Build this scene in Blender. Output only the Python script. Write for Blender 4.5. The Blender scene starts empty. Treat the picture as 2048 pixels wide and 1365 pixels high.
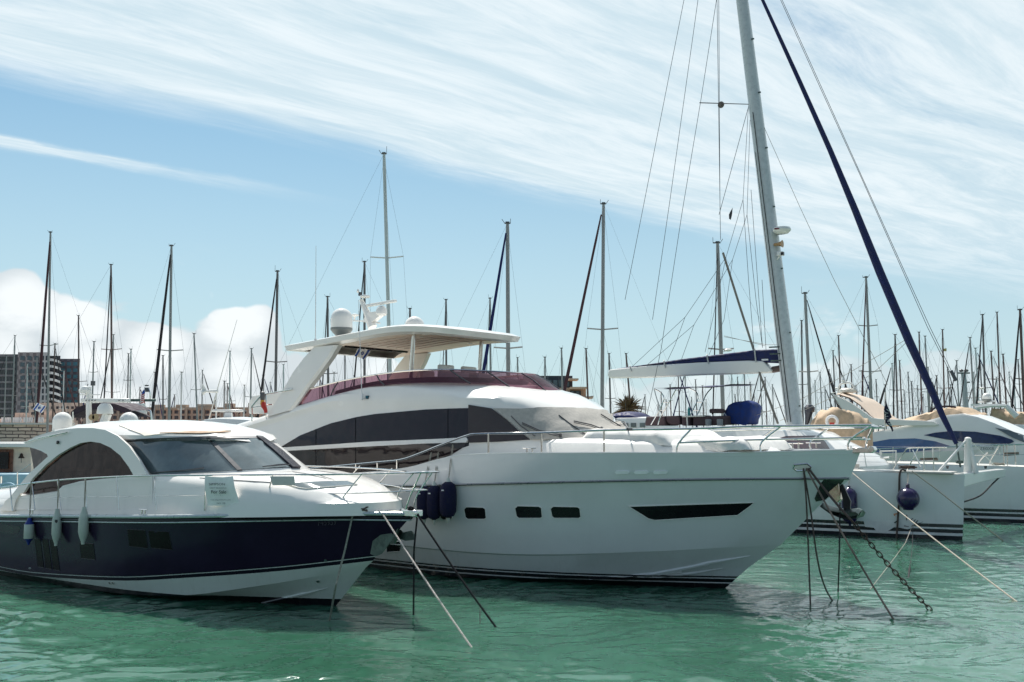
import bpy, bmesh, math, random
import numpy as np
from mathutils import Vector, Matrix, noise
from mathutils.bvhtree import BVHTree
from mathutils.geometry import delaunay_2d_cdt
R = math.radians
scene = bpy.context.scene
C = scene.collection

# ---------------------------------------------------------------- camera
F, CH, HOR = 2000.0, 3.3, 855.0
PITCH = math.atan((HOR-682.5)/F)
cam_data = bpy.data.cameras.new('camera')
cam_data.sensor_width = 36.0
cam_data.lens = 36.0*F/2048.0
cam_data.clip_start = 0.1
cam_data.clip_end = 6000
cam = bpy.data.objects.new('camera', cam_data)
C.objects.link(cam)
cam.location = (0, 0, CH)
cam.rotation_euler = (R(90)+PITCH, 0, 0)
scene.camera = cam

# ---------------------------------------------------------------- light
SUN_EL, SUN_AZ = R(56), R(-14)
sd = bpy.data.lights.new('sun', 'SUN')
sd.energy = 4.9
sd.angle = R(0.5)
sd.color = (1.0, 0.965, 0.91)
sun = bpy.data.objects.new('sun', sd)
C.objects.link(sun)
sv = Vector((math.sin(SUN_AZ)*math.cos(SUN_EL), math.cos(SUN_AZ)*math.cos(SUN_EL), math.sin(SUN_EL)))
sun.rotation_euler = sv.to_track_quat('Z', 'Y').to_euler()
sun.location = (0, 0, 60)
scene.view_settings.view_transform = 'Standard'
scene.view_settings.look = 'None'
scene.view_settings.exposure = 0.32
scene.view_settings.gamma = 1.0
scene.view_settings.use_curve_mapping = False

# ---------------------------------------------------------------- sky
world = bpy.data.worlds.new('World')
scene.world = world
world.use_nodes = True
NT = world.node_tree
NT.nodes.clear()


class G:
    """tiny node-graph helper"""
    def __init__(s, nt): s.nt = nt
    def n(s, t, **kw):
        o = s.nt.nodes.new(t)
        for k, v in kw.items(): setattr(o, k, v)
        return o
    def put(s, sock, v):
        if hasattr(v, 'is_output') or isinstance(v, bpy.types.NodeSocket): s.nt.links.new(v, sock)
        else: sock.default_value = v
    def m(s, op, a, b=0.0, c=None, clamp=False):
        o = s.n('ShaderNodeMath', operation=op, use_clamp=clamp)
        s.put(o.inputs[0], a); s.put(o.inputs[1], b)
        if c is not None: s.put(o.inputs[2], c)
        return o.outputs[0]
    def ss(s, v, lo, hi, a=0.0, b=1.0):
        o = s.n('ShaderNodeMapRange', interpolation_type='SMOOTHSTEP')
        s.put(o.inputs[0], v); s.put(o.inputs[1], lo); s.put(o.inputs[2], hi); s.put(o.inputs[3], a); s.put(o.inputs[4], b)
        return o.outputs[0]
    def noise(s, vec, scale, detail=5, rough=.55, dist=0.0):
        o = s.n('ShaderNodeTexNoise')
        s.put(o.inputs['Vector'], vec); s.put(o.inputs['Scale'], scale); s.put(o.inputs['Detail'], detail)
        s.put(o.inputs['Roughness'], rough); s.put(o.inputs['Distortion'], dist)
        return o.outputs[0]
    def xyz(s, x, y, z=0.0):
        o = s.n('ShaderNodeCombineXYZ'); s.put(o.inputs[0], x); s.put(o.inputs[1], y); s.put(o.inputs[2], z)
        return o.outputs[0]
    def mix(s, f, a, b, mode='MIX'):
        o = s.n('ShaderNodeMix', data_type='RGBA', blend_type=mode)
        s.put(o.inputs[0], f); s.put(o.inputs[6], a); s.put(o.inputs[7], b)
        return o.outputs[2]


g = G(NT)
tc = g.n('ShaderNodeTexCoord')
sp = g.n('ShaderNodeSeparateXYZ')
NT.links.new(tc.outputs['Generated'], sp.inputs[0])
dx, dy, dz = sp.outputs
zc = g.m('MAXIMUM', dz, 0.02)
u = g.m('DIVIDE', dx, zc); v = g.m('DIVIDE', dy, zc)
ph = R(46.5)
s_al = g.m('ADD', g.m('MULTIPLY', u, math.sin(ph)), g.m('MULTIPLY', v, math.cos(ph)))
c_ac = g.m('SUBTRACT', g.m('MULTIPLY', u, math.cos(ph)), g.m('MULTIPLY', v, math.sin(ph)))
# high streaked cirrus drifting along one direction
wob = g.m('MULTIPLY', g.m('SUBTRACT', g.noise(g.xyz(s_al, c_ac), .45, 2), .5), .42)
cw = g.m('ADD', c_ac, wob)
n1 = g.noise(g.xyz(g.m('MULTIPLY', s_al, .22), g.m('MULTIPLY', cw, 1.25), 3.1), 1.6, 9, .58, .08)
n2 = g.noise(g.xyz(g.m('MULTIPLY', s_al, .75), g.m('MULTIPLY', cw, 4.2), 7.7), 1.5, 12, .70, .35)
n3 = g.noise(g.xyz(g.m('MULTIPLY', s_al, .5), g.m('MULTIPLY', cw, .8), 1.7), 1.2, 8, .6, .5)
tex = g.m('ADD', g.m('ADD', g.m('MULTIPLY', n1, .62), g.m('MULTIPLY', n2, .28)), g.m('MULTIPLY', n3, .25))
m_main = g.ss(cw, -3.35, -2.7)
cs = g.m('ADD', c_ac, g.m('MULTIPLY', g.m('SUBTRACT', g.noise(g.xyz(g.m('MULTIPLY', s_al, .8), c_ac, 2.2), 2.5, 6, .65), .5), .22))
m_str = g.m('MULTIPLY', g.ss(cs, -3.92, -3.76), g.ss(cs, -3.68, -3.58, 1.0, 0.0))
m_str = g.m('MULTIPLY', m_str, g.ss(s_al, 1.2, 2.9, 1.0, 0.0))
mask = g.m('MAXIMUM', m_main, m_str)
den = g.ss(g.m('ADD', tex, g.m('MULTIPLY', mask, .42)), .68, 1.0)
den = g.m('MAXIMUM', den, g.m('MULTIPLY', g.ss(tex, .36, .60), g.m('MULTIPLY', m_str, 1.0)))
den = g.m('MULTIPLY', den, mask)
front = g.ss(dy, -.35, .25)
den = g.m('MULTIPLY', g.m('MULTIPLY', den, g.ss(dz, .07, .2)), g.m('MAXIMUM', front, .12))
# low cumulus bank on the left, scattered small ones elsewhere
az = g.m('ARCTAN2', dx, dy)
el = g.m('ARCTAN2', dz, g.m('SQRT', g.m('ADD', g.m('MULTIPLY', dx, dx), g.m('MULTIPLY', dy, dy))))
cn = g.noise(g.xyz(az, g.m('MULTIPLY', el, 1.5), 4.6), 9.0, 8, .55, .15)
cn2 = g.noise(g.xyz(az, g.m('MULTIPLY', el, 1.6), 9.2), 16.0, 8, .6, .1)
top = g.ss(az, -.50, -.02, .155, .056)
vo = g.n('ShaderNodeTexVoronoi', feature='F1'); g.put(vo.inputs['Vector'], g.xyz(g.m('ADD', az, g.m('MULTIPLY', cn, .03)), g.m('ADD', g.m('MULTIPLY', el, 1.25), g.m('MULTIPLY', cn2, .02)), 0.3)); vo.inputs['Scale'].default_value = 15.0
vo2 = g.n('ShaderNodeTexVoronoi', feature='F1'); g.put(vo2.inputs['Vector'], g.xyz(g.m('ADD', az, g.m('MULTIPLY', cn2, .02)), g.m('MULTIPLY', el, 1.2), 5.3)); vo2.inputs['Scale'].default_value = 42.0
puff = g.m('ADD', g.m('MULTIPLY', g.m('SUBTRACT', .42, vo.outputs[0]), .048), g.m('MULTIPLY', g.m('SUBTRACT', .40, vo2.outputs[0]), .015))
lown = g.noise(g.xyz(az, 0.0, 8.8), 7.0, 3, .5)
top = g.m('ADD', g.m('ADD', top, puff), g.m('MULTIPLY', g.m('SUBTRACT', lown, .5), .22))
cum = g.ss(g.m('SUBTRACT', top, el), -.001, .007)
cum = g.m('MULTIPLY', cum, g.ss(az, -.2, .0, 1.0, .55))
sc = g.noise(g.xyz(az, g.m('MULTIPLY', el, 2.6), 14.2), 7.0, 7, .6, .1)
small = g.m('MULTIPLY', g.ss(sc, .57, .72, 0.0, .75), g.m('MULTIPLY', g.ss(el, .02, .05), g.ss(el, .09, .18, 1.0, 0.0)))
cum = g.m('MAXIMUM', cum, small)
sky = g.n('ShaderNodeTexSky', sky_type='NISHITA')
sky.sun_disc = False
sky.sun_elevation = SUN_EL
sky.sun_rotation = SUN_AZ
sky.air_density = 1.0
sky.dust_density = 1.2
sky.ozone_density = 1.6
SKYS = 0.1
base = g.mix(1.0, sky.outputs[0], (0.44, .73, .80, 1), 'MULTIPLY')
# thin pale veil low over the horizon
veil = g.m('MULTIPLY', g.ss(el, 0.0, .42, .80, .06), g.m('MAXIMUM', front, .25))
base = g.mix(front, g.mix(1.0, base, (1.95, 1.28, 1.10, 1), 'MULTIPLY'), base)  # sky behind the camera tinted warm and bright as fill for shaded sides
base = g.mix(veil, base, (5.2, 6.5, 7.0, 1))
ccol = g.mix(g.ss(n2, .35, .7), (5.3, 6.5, 7.1, 1), (7.1, 7.8, 8.1, 1))
col = g.mix(g.m('MULTIPLY', den, .93), base, ccol)
cucol = g.mix(g.ss(g.m('ADD', g.m('MULTIPLY', cn2, .6), g.m('SUBTRACT', .45, vo.outputs[0])), .10, .48), (5.6, 6.1, 6.4, 1), (7.9, 8.2, 8.3, 1))
col = g.mix(g.m('MULTIPLY', g.m('MULTIPLY', cum, .93), g.m('MAXIMUM', front, .2)), col, cucol)
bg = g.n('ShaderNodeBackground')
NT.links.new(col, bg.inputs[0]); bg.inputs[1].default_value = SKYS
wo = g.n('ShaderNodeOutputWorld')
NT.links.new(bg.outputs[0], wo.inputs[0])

# ---------------------------------------------------------------- maths: the measuring rays of the camera
CY, SY = math.cos(PITCH), math.sin(PITCH)
EYE = Vector((0, 0, CH))
def ray(x, y):
    c0, c2 = (x-1024)/F, -(y-682.5)/F
    return Vector((c0, CY-c2*SY, SY+c2*CY))
def atY(x, y, Y):
    r = ray(x, y); return EYE + r*(Y/r.y)
def atZ(x, y, z):
    r = ray(x, y); return EYE + r*((z-CH)/r.z)
def projx(P):
    d = P[1]*CY+(P[2]-CH)*SY
    return 1024+F*P[0]/d

class Frame:
    """boat frame: a metres aft of the bow, b metres to the near side, z up"""
    def __init__(s, x, y, th):
        t = R(th)
        s.A = Vector((-math.cos(t), math.sin(t), 0)); s.N = Vector((-math.sin(t), -math.cos(t), 0))
        s.o = Vector((x, y, 0))
    def w(s, a, b, z): return s.o+s.A*a+s.N*b+Vector((0, 0, z))
    def loc(s, P):
        d = P-s.o; return d.dot(s.A), d.dot(s.N), P.z
    def p(s, x, y, b):
        r = ray(x, y); k = (b+(s.o-Vector((0, 0, s.o.z))).dot(s.N))/(r.dot(s.N)); return EYE+r*k
    def pa(s, x, y, a):
        r = ray(x, y); k = (a+s.o.dot(s.A))/(r.dot(s.A)); return EYE+r*k
    def edge(s, x, y, bf, inset=0.0, z=2.5, amax=22):
        lo, best = 0.0, None
        for i in range(int(amax/.04)):
            a = -.8+i*.04
            P = s.w(a, (bf(a) if a > 0 else 0)-inset, z); d = abs(projx(P)-x)
            if best is None or d < best[0]: best = (d, a, P)
        r = ray(x, y); P = best[2]
        return EYE + r*(P.y/r.y)
def interp(x, tab):
    if x <= tab[0][0]: return tab[0][1]
    for (x0, y0), (x1, y1) in zip(tab, tab[1:]):
        if x <= x1: return y0+(y1-y0)*(x-x0)/(x1-x0)
    return tab[-1][1]
def smooth(x, tab):
    if x <= tab[0][0]: return tab[0][1]
    if x >= tab[-1][0]: return tab[-1][1]
    for i in range(len(tab)-1):
        x0, y0 = tab[i]; x1, y1 = tab[i+1]
        if x <= x1:
            def sl(j):
                if j <= 0 or j >= len(tab)-1: return (tab[min(j+1, len(tab)-1)][1]-tab[max(j-1, 0)][1])/(tab[min(j+1, len(tab)-1)][0]-tab[max(j-1, 0)][0])
                return (tab[j+1][1]-tab[j-1][1])/(tab[j+1][0]-tab[j-1][0])
            h = x1-x0; t = (x-x0)/h
            return (2*t**3-3*t*t+1)*y0+(t**3-2*t*t+t)*h*sl(i)+(-2*t**3+3*t*t)*y1+(t**3-t*t)*h*sl(i+1)

# ---------------------------------------------------------------- materials
MATS = {}
def mat(name, col, rough=.5, metal=0.0, coat=0.0, var=.06, vscale=6.0, bump=0.0, bscale=40.0, spec=.5, trans=0.0, ior=1.45, alpha=1.0):
    if name in MATS: return MATS[name]
    m = bpy.data.materials.new(name); m.use_nodes = True
    nt = m.node_tree; q = G(nt); b = nt.nodes['Principled BSDF']
    t = q.n('ShaderNodeTexCoord')
    nz = q.noise(t.outputs['Object'], vscale, 6, .6)
    k = q.ss(nz, .3, .7, 1-var, 1+var)
    vm = q.n('ShaderNodeVectorMath', operation='SCALE')
    vm.inputs[0].default_value = col[:3]; nt.links.new(k, vm.inputs['Scale'])
    nt.links.new(vm.outputs[0], b.inputs['Base Color'])
    rr = q.ss(nz, .3, .7, max(rough*.8, .01), min(rough*1.25, 1))
    nt.links.new(rr, b.inputs['Roughness'])
    b.inputs['Metallic'].default_value = metal
    b.inputs['Coat Weight'].default_value = coat
    b.inputs['Coat Roughness'].default_value = .06
    b.inputs['Specular IOR Level'].default_value = spec
    b.inputs['Transmission Weight'].default_value = trans
    b.inputs['IOR'].default_value = ior
    b.inputs['Alpha'].default_value = alpha
    if bump:
        bn = q.n('ShaderNodeBump'); bn.inputs['Strength'].default_value = bump; bn.inputs['Distance'].default_value = .02
        nt.links.new(q.noise(t.outputs['Object'], bscale, 5, .6), bn.inputs['Height'])
        nt.links.new(bn.outputs[0], b.inputs['Normal'])
    MATS[name] = m
    return m
gel = mat('white_gelcoat', (.80, .78, .74), .22, coat=.35, var=.025, vscale=1.2)
gel2 = mat('cream_gelcoat', (.76, .72, .64), .3, coat=.3, var=.03, vscale=1.2)
navy = mat('navy_paint', (.021, .014, .036), .2, coat=.06, var=.15, vscale=1.0, spec=.25)
black = mat('black_bottom_paint', (.008, .006, .010), .35)
grey_r = mat('grey_rubber', (.16, .19, .20), .4)
steel = mat('polished_steel', (.72, .70, .68), .12, metal=1.0, var=.1, vscale=20)
alu = mat('silver_anodised_alloy', (.42, .43, .43), .38, metal=.7, var=.08)
alu_d = mat('dark_alloy', (.10, .10, .105), .45, metal=.3, var=.1)
glass_d = mat('smoked_glass', (.016, .008, .010), .03, spec=.55, coat=.0, var=.2)
glass_g = mat('grey_windscreen_glass', (.10, .13, .14), .06, spec=.8, coat=.6, var=.25, vscale=2.0)
glass_b = mat('blue_tinted_glass', (.015, .025, .08), .06, spec=.6, coat=.2, var=.2)
hole = mat('black_opening', (.006, .004, .007), .25, var=.1)
mesh_g = mat('grey_mesh_cover', (.42, .395, .355), .8, var=.10, vscale=14, bump=.5, bscale=9)
mesh_d = mat('dark_mesh_cover', (.050, .042, .046), .75, var=.15, bump=.3)
canvas = mat('white_canvas', (.80, .78, .74), .75, var=.03, bump=.4, bscale=7)
navyc = mat('navy_canvas', (.012, .018, .085), .7, var=.25, vscale=8, bump=.5, bscale=12)
navyf = mat('navy_fender_cloth', (.005, .006, .035), .9, var=.25, vscale=30, bump=.3, bscale=120)
beigec = mat('tan_canvas', (.50, .37, .25), .8, var=.18, vscale=5, bump=.6, bscale=5)
beige = mat('beige_lining', (.86, .73, .60), .5, var=.05)
darkc = mat('dark_brown_canvas', (.035, .022, .032), .8, var=.2)
rope_w = mat('pale_rope', (.40, .36, .30), .9, var=.4, vscale=60, bump=.8, bscale=90)
rope_b = mat('brown_wet_rope', (.085, .06, .052), .85, var=.4, vscale=60, bump=.8, bscale=90)
rope_k = mat('black_rope', (.012, .009, .012), .85, var=.4, vscale=60)
rust = mat('rusty_chain_steel', (.075, .042, .034), .8, metal=.3, var=.5, vscale=30, bump=.6)
galv = mat('galvanised_anchor', (.10, .13, .12), .38, metal=.75, var=.35, vscale=8)
fend_w = mat('white_fender_vinyl', (.50, .53, .48), .45, var=.08)
fend_b = mat('blue_fender_vinyl', (.01, .03, .22), .4)
fend_p = mat('purple_fender_vinyl', (.016, .006, .06), .22, coat=.4, var=.12)
tealw = mat('pale_blue_boat_paint', (.40, .60, .68), .4)
wood = mat('varnished_mahogany', (.13, .035, .015), .3, coat=.5, var=.35, vscale=9)
red = mat('red_paint', (.45, .03, .02), .5)
yel = mat('yellow_paint', (.55, .28, .03), .5)
blue = mat('royal_blue_cloth', (.01, .06, .28), .7)
whiter = mat('white_cloth', (.75, .75, .75), .8)
burg = bpy.data.materials.new('burgundy_acrylic'); burg.use_nodes = True
_q = G(burg.node_tree); _b = burg.node_tree.nodes['Principled BSDF']
_b.inputs['Base Color'].default_value = (.10, .03, .055, 1); _b.inputs['Roughness'].default_value = .06
_t = _q.n('ShaderNodeBsdfTransparent'); _t.inputs[0].default_value = (.52, .30, .36, 1)
_m = _q.n('ShaderNodeMixShader')
_nz = _q.noise(_q.n('ShaderNodeTexCoord').outputs['Object'], 3, 3)
_q.put(_m.inputs[0], _q.ss(_nz, .3, .7, .28, .42))
burg.node_tree.links.new(_t.outputs[0], _m.inputs[1]); burg.node_tree.links.new(_b.outputs[0], _m.inputs[2])
burg.node_tree.links.new(_m.outputs[0], burg.node_tree.nodes['Material Output'].inputs[0])

def streaky_glass(m, amt=.12, sc=1.6):
    q = G(m.node_tree); b = m.node_tree.nodes['Principled BSDF']
    bn = q.n('ShaderNodeBump'); bn.inputs['Strength'].default_value = amt; bn.inputs['Distance'].default_value = .05
    q.nt.links.new(q.noise(q.n('ShaderNodeTexCoord').outputs['Object'], sc, 2, .5), bn.inputs['Height']); q.nt.links.new(bn.outputs[0], b.inputs['Normal'])
glass_t = mat('see_through_smoked_glass', (.016, .008, .010), .03, spec=.6)
_q = G(glass_t.node_tree); _m = _q.n('ShaderNodeMixShader'); _t = _q.n('ShaderNodeBsdfTransparent'); _t.inputs[0].default_value = (.62, .48, .44, 1); _m.inputs[0].default_value = .42
_o = glass_t.node_tree.nodes['Material Output']; glass_t.node_tree.links.new(_t.outputs[0], _m.inputs[1]); glass_t.node_tree.links.new(glass_t.node_tree.nodes['Principled BSDF'].outputs[0], _m.inputs[2]); glass_t.node_tree.links.new(_m.outputs[0], _o.inputs[0])
streaky_glass(glass_t, .3, 1.5); streaky_glass(glass_d, .35, 1.5); streaky_glass(glass_g, .2, 1.2); streaky_glass(glass_b, .3, 1.0)
def band_mat(name, bands, rough=.25, coat=.6):
    """painted boot stripes: bands = [(z_top, colour), ...] from the bottom up, by height on the hull"""
    m = bpy.data.materials.new(name); m.use_nodes = True
    q = G(m.node_tree); b = m.node_tree.nodes['Principled BSDF']
    t = q.n('ShaderNodeTexCoord'); s_ = q.n('ShaderNodeSeparateXYZ'); m.node_tree.links.new(t.outputs['Object'], s_.inputs[0])
    nz = q.noise(t.outputs['Object'], 1.1, 6, .6)
    k = q.ss(nz, .3, .7, .97, 1.03)
    colr = bands[-1][1]
    out = q.mix(0.0, (*colr, 1), (*colr, 1))
    for z, c in reversed(bands[:-1]):
        f = q.m('LESS_THAN', s_.outputs[2], z)
        out = q.mix(f, out, (*c, 1))
    # faint waterline scum and weather streaks
    st = q.n('ShaderNodeMapping'); st.inputs['Scale'].default_value = (6, 6, .5)
    m.node_tree.links.new(t.outputs['Object'], st.inputs[0])
    sn = q.noise(st.outputs[0], 1.4, 6, .65)
    grime = q.m('MULTIPLY', q.ss(sn, .5, .75), q.ss(s_.outputs[2], .1, 1.0, .16, .03))
    out = q.mix(grime, out, (.30, .27, .18, 1))
    vm = q.n('ShaderNodeVectorMath', operation='SCALE'); m.node_tree.links.new(out, vm.inputs[0]); m.node_tree.links.new(k, vm.inputs['Scale'])
    m.node_tree.links.new(vm.outputs[0], b.inputs['Base Color'])
    b.inputs['Roughness'].default_value = rough; b.inputs['Coat Weight'].default_value = coat; b.inputs['Coat Roughness'].default_value = .05
    bn = q.n('ShaderNodeBump'); bn.inputs['Strength'].default_value = .12; bn.inputs['Distance'].default_value = .06
    m.node_tree.links.new(q.noise(t.outputs['Object'], 1.3, 3, .5), bn.inputs['Height']); m.node_tree.links.new(bn.outputs[0], b.inputs['Coat Normal'])
    return m
WH = (.74, .74, .745); BK = (.008, .006, .012)
hull_main = band_mat('white_hull_boot_stripes', [(.10, BK), (.125, WH), (.20, BK), (.225, WH), (.26, BK), (9, WH)])
hull_low = band_mat('white_hull_bottom_black', [(.13, BK), (9, (.66, .70, .64))])
hull_cat = band_mat('white_hull_triple_stripe', [(.11, BK), (.19, WH), (.30, BK), (.35, WH), (.45, BK), (9, (.74, .74, .74))])
hull_far = band_mat('white_far_hull', [(.15, (.02, .03, .10)), (9, (.72, .71, .67))])

# ---------------------------------------------------------------- mesh builder
def rootloc(p):
    L = Vector((0, 0, 0))
    while p: L += p.location; p = p.parent
    return L
class MB:
    def __init__(s): s.v = []; s.f = []; s.mi = []
    def add(s, vs, fs, mi=0):
        k = len(s.v); s.v += [Vector(x) for x in vs]; s.f += [tuple(i+k for i in f) for f in fs]; s.mi += [mi]*len(fs)
        return s
    def tube(s, pts, r, n=6, mi=0, cap=True):
        pts = [Vector(p) for p in pts]
        if len(pts) < 2: return s
        rs = r if isinstance(r, (list, tuple)) else [r]*len(pts)
        t0 = (pts[1]-pts[0]).normalized()
        up = Vector((0, 0, 1)) if abs(t0.z) < .9 else Vector((1, 0, 0))
        nx = t0.cross(up).normalized(); vs = []
        for i, p in enumerate(pts):
            t = (pts[min(i+1, len(pts)-1)]-pts[max(i-1, 0)])
            if t.length < 1e-9: t = t0
            t.normalize(); nx = (nx-t*nx.dot(t))
            nx = nx.normalized() if nx.length > 1e-6 else t.orthogonal().normalized()
            ny = t.cross(nx)
            for j in range(n):
                an = 2*math.pi*j/n; vs.append(p+(nx*math.cos(an)+ny*math.sin(an))*rs[i])
        fs = [(i*n+j, i*n+(j+1) % n, (i+1)*n+(j+1) % n, (i+1)*n+j) for i in range(len(pts)-1) for j in range(n)]
        if cap: fs += [tuple(range(n))[::-1], tuple((len(pts)-1)*n+j for j in range(n))]
        return s.add(vs, fs, mi)
    def box(s, c, sx, sy, sz, ax=None, mi=0, taper=1.0):
        c = Vector(c); X, Y, Z = ax or (Vector((1, 0, 0)), Vector((0, 1, 0)), Vector((0, 0, 1)))
        vs = []
        for k in (-1, 1):
            q = 1 if k < 0 else taper
            for i, j in ((-1, -1), (1, -1), (1, 1), (-1, 1)): vs.append(c+X*(i*sx/2*q)+Y*(j*sy/2*q)+Z*(k*sz/2))
        return s.add(vs, [(3, 2, 1, 0), (4, 5, 6, 7), (0, 1, 5, 4), (1, 2, 6, 5), (2, 3, 7, 6), (3, 0, 4, 7)], mi)
    def lathe(s, prof, o, n=20, mi=0, ax=None):
        o = Vector(o); X, Y, Z = ax or (Vector((1, 0, 0)), Vector((0, 1, 0)), Vector((0, 0, 1))); vs = []
        for r, z in prof:
            for j in range(n):
                an = 2*math.pi*j/n; vs.append(o+X*(r*math.cos(an))+Y*(r*math.sin(an))+Z*z)
        m = len(prof)
        fs = [(i*n+j, i*n+(j+1) % n, (i+1)*n+(j+1) % n, (i+1)*n+j) for i in range(m-1) for j in range(n)]
        fs += [tuple(range(n))[::-1], tuple((m-1)*n+j for j in range(n))]
        return s.add(vs, fs, mi)
    def slab(s, poly, nrm, th, mi=0):
        """flat outline given real thickness th, centred on the outline's plane"""
        nrm = Vector(nrm).normalized(); n = len(poly)
        vs = [Vector(p)+nrm*th/2 for p in poly]+[Vector(p)-nrm*th/2 for p in poly]
        return s.add(vs, [tuple(range(n)), tuple(range(n, 2*n))[::-1]]+[(i, i+n, (i+1) % n+n, (i+1) % n) for i in range(n)], mi)
    def grid(s, rows, mi=0, closed=False):
        m = len(rows[0]); vs = [p for r in rows for p in r]
        fs = [(i*m+j, i*m+(j+1) % m, (i+1)*m+(j+1) % m, (i+1)*m+j) for i in range(len(rows)-1) for j in range(m if closed else m-1)]
        return s.add(vs, fs, mi)
    def build(s, name, mats, parent=None, smooth=True, ang=35, bevel=0, merge=True, recalc=True):
        if not isinstance(mats, (list, tuple)): mats = [mats]
        me = bpy.data.meshes.new(name)
        L = rootloc(parent)
        me.from_pydata([p-L for p in s.v], [], s.f)
        for m in mats: me.materials.append(m)
        for p, i in zip(me.polygons, s.mi): p.material_index = i
        bm = bmesh.new(); bm.from_mesh(me)
        if merge: bmesh.ops.remove_doubles(bm, verts=bm.verts, dist=.0004)
        if recalc: bmesh.ops.recalc_face_normals(bm, faces=bm.faces)
        bm.to_mesh(me); bm.free()
        if smooth:
            me.shade_smooth(); me.set_sharp_from_angle(angle=R(ang))
        o = bpy.data.objects.new(name, me); C.objects.link(o)
        if parent: o.parent = parent
        if bevel:
            md = o.modifiers.new('bevel', 'BEVEL'); md.width = bevel; md.segments = 2; md.limit_method = 'ANGLE'
        return o
def thing(name, label, cat, loc, group=None):
    o = bpy.data.objects.new(name, None); C.objects.link(o); o.location = loc; o.empty_display_size = .2
    o['label'] = label; o['category'] = cat
    if group: o['group'] = group
    return o
def tag(o, label, cat, group=None):
    o['label'] = label; o['category'] = cat
    if group: o['group'] = group
    return o
def struct(o): o['kind'] = 'structure'; return o
def bvh_of(mb): return BVHTree.FromPolygons([tuple(p) for p in mb.v], mb.f)
def surf_bvh(bvh, fallback=None):
    def f(x, y):
        r = ray(x, y).normalized(); h = bvh.ray_cast(EYE, r)
        if h[0] is None: return fallback(x, y) if fallback else None
        n = h[1]
        if n.dot(r) > 0: n = -n
        return h[0], n
    return f
def surf_plane(P0, N):
    P0, N = Vector(P0), Vector(N).normalized()
    def f(x, y):
        r = ray(x, y); k = (P0-EYE).dot(N)/r.dot(N)
        return EYE+r*k, (N if N.dot(r) < 0 else -N)
    return f
def dens(poly, step):
    out = []
    n = len(poly)
    for i in range(n):
        a, b = poly[i], poly[(i+1) % n]; d = math.hypot(b[0]-a[0], b[1]-a[1]); k = max(1, int(d/step))
        out += [(a[0]+(b[0]-a[0])*j/k, a[1]+(b[1]-a[1])*j/k) for j in range(k)]
    return out
def patch(name, poly, surf, m, parent, off=.006, th=.012, step=12, frame=None, fr_r=.012, fr_name='frame', uneven=0.0):
    """a fitted panel: its outline is laid on the real surface and given thickness"""
    b = dens(poly, step); n = len(b)
    xs = [p[0] for p in b]; ys = [p[1] for p in b]
    inn = []
    def inside(x, y):
        c = False
        for i in range(n):
            x0, y0 = b[i]; x1, y1 = b[(i+1) % n]
            if (y0 > y) != (y1 > y) and x < (x1-x0)*(y-y0)/(y1-y0)+x0: c = not c
        return c
    y = min(ys)+step*.6
    while y < max(ys):
        x = min(xs)+step*.5
        while x < max(xs):
            if inside(x, y) and min((x-p[0])**2+(y-p[1])**2 for p in b) > (step*.5)**2: inn.append((x, y))
            x += step
        y += step
    pts = [Vector(p) for p in b+inn]
    vo, eo, fo = delaunay_2d_cdt(pts, [], [list(range(n))], 1, 1e-4)[:3]
    P = []
    for q in vo:
        h = surf(q.x, q.y); P.append(h)
    mb = MB(); idx = {}
    fr_v, bk_v = [], []
    for i, h in enumerate(P):
        if h is None: continue
        idx[i] = len(fr_v)
        dn = uneven*(noise.noise(h[0]*3.0)) if uneven else 0.0
        fr_v.append(h[0]+h[1]*(off+th+dn)); bk_v.append(h[0]+h[1]*(off-.004))
    k = len(fr_v); fs = []; ec = {}
    for f_ in fo:
        if any(i not in idx for i in f_): continue
        t = [idx[i] for i in f_]; fs.append(tuple(t)); fs.append(tuple(i+k for i in reversed(t)))
        for i in range(len(t)):
            e = (t[i], t[(i+1) % len(t)]); kk = tuple(sorted(e)); ec.setdefault(kk, []).append(e)
    for kk, e in ec.items():
        if len(e) == 1: a_, b_ = e[0]; fs.append((b_, a_, a_+k, b_+k))
    mb.add(fr_v+bk_v, fs)
    o = mb.build(name, m, parent, merge=False, ang=50)
    if frame:
        ring = []
        for x, y in b:
            h = surf(x, y)
            if h: ring.append(h[0]+h[1]*(off+th*.5))
        if len(ring) > 2: MB().tube(ring+[ring[0]], fr_r, 6, cap=False).build(fr_name, frame, o)
    return o
def ring_curve(pts, n=4):
    """smooth a polyline (Catmull-Rom)"""
    P = [Vector(p) for p in pts]; out = []
    for i in range(len(P)-1):
        p0, p1, p2, p3 = P[max(i-1, 0)], P[i], P[i+1], P[min(i+2, len(P)-1)]
        for j in range(n):
            t = j/n
            out.append(.5*((2*p1)+(-p0+p2)*t+(2*p0-5*p1+4*p2-p3)*t*t+(-p0+3*p1-3*p2+p3)*t**3))
    return out+[P[-1]]
def sag(a, b, s, n=12):
    a, b = Vector(a), Vector(b)
    return [a.lerp(b, i/n)-Vector((0, 0, 4*s*(i/n)*(1-i/n))) for i in range(n+1)]
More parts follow.
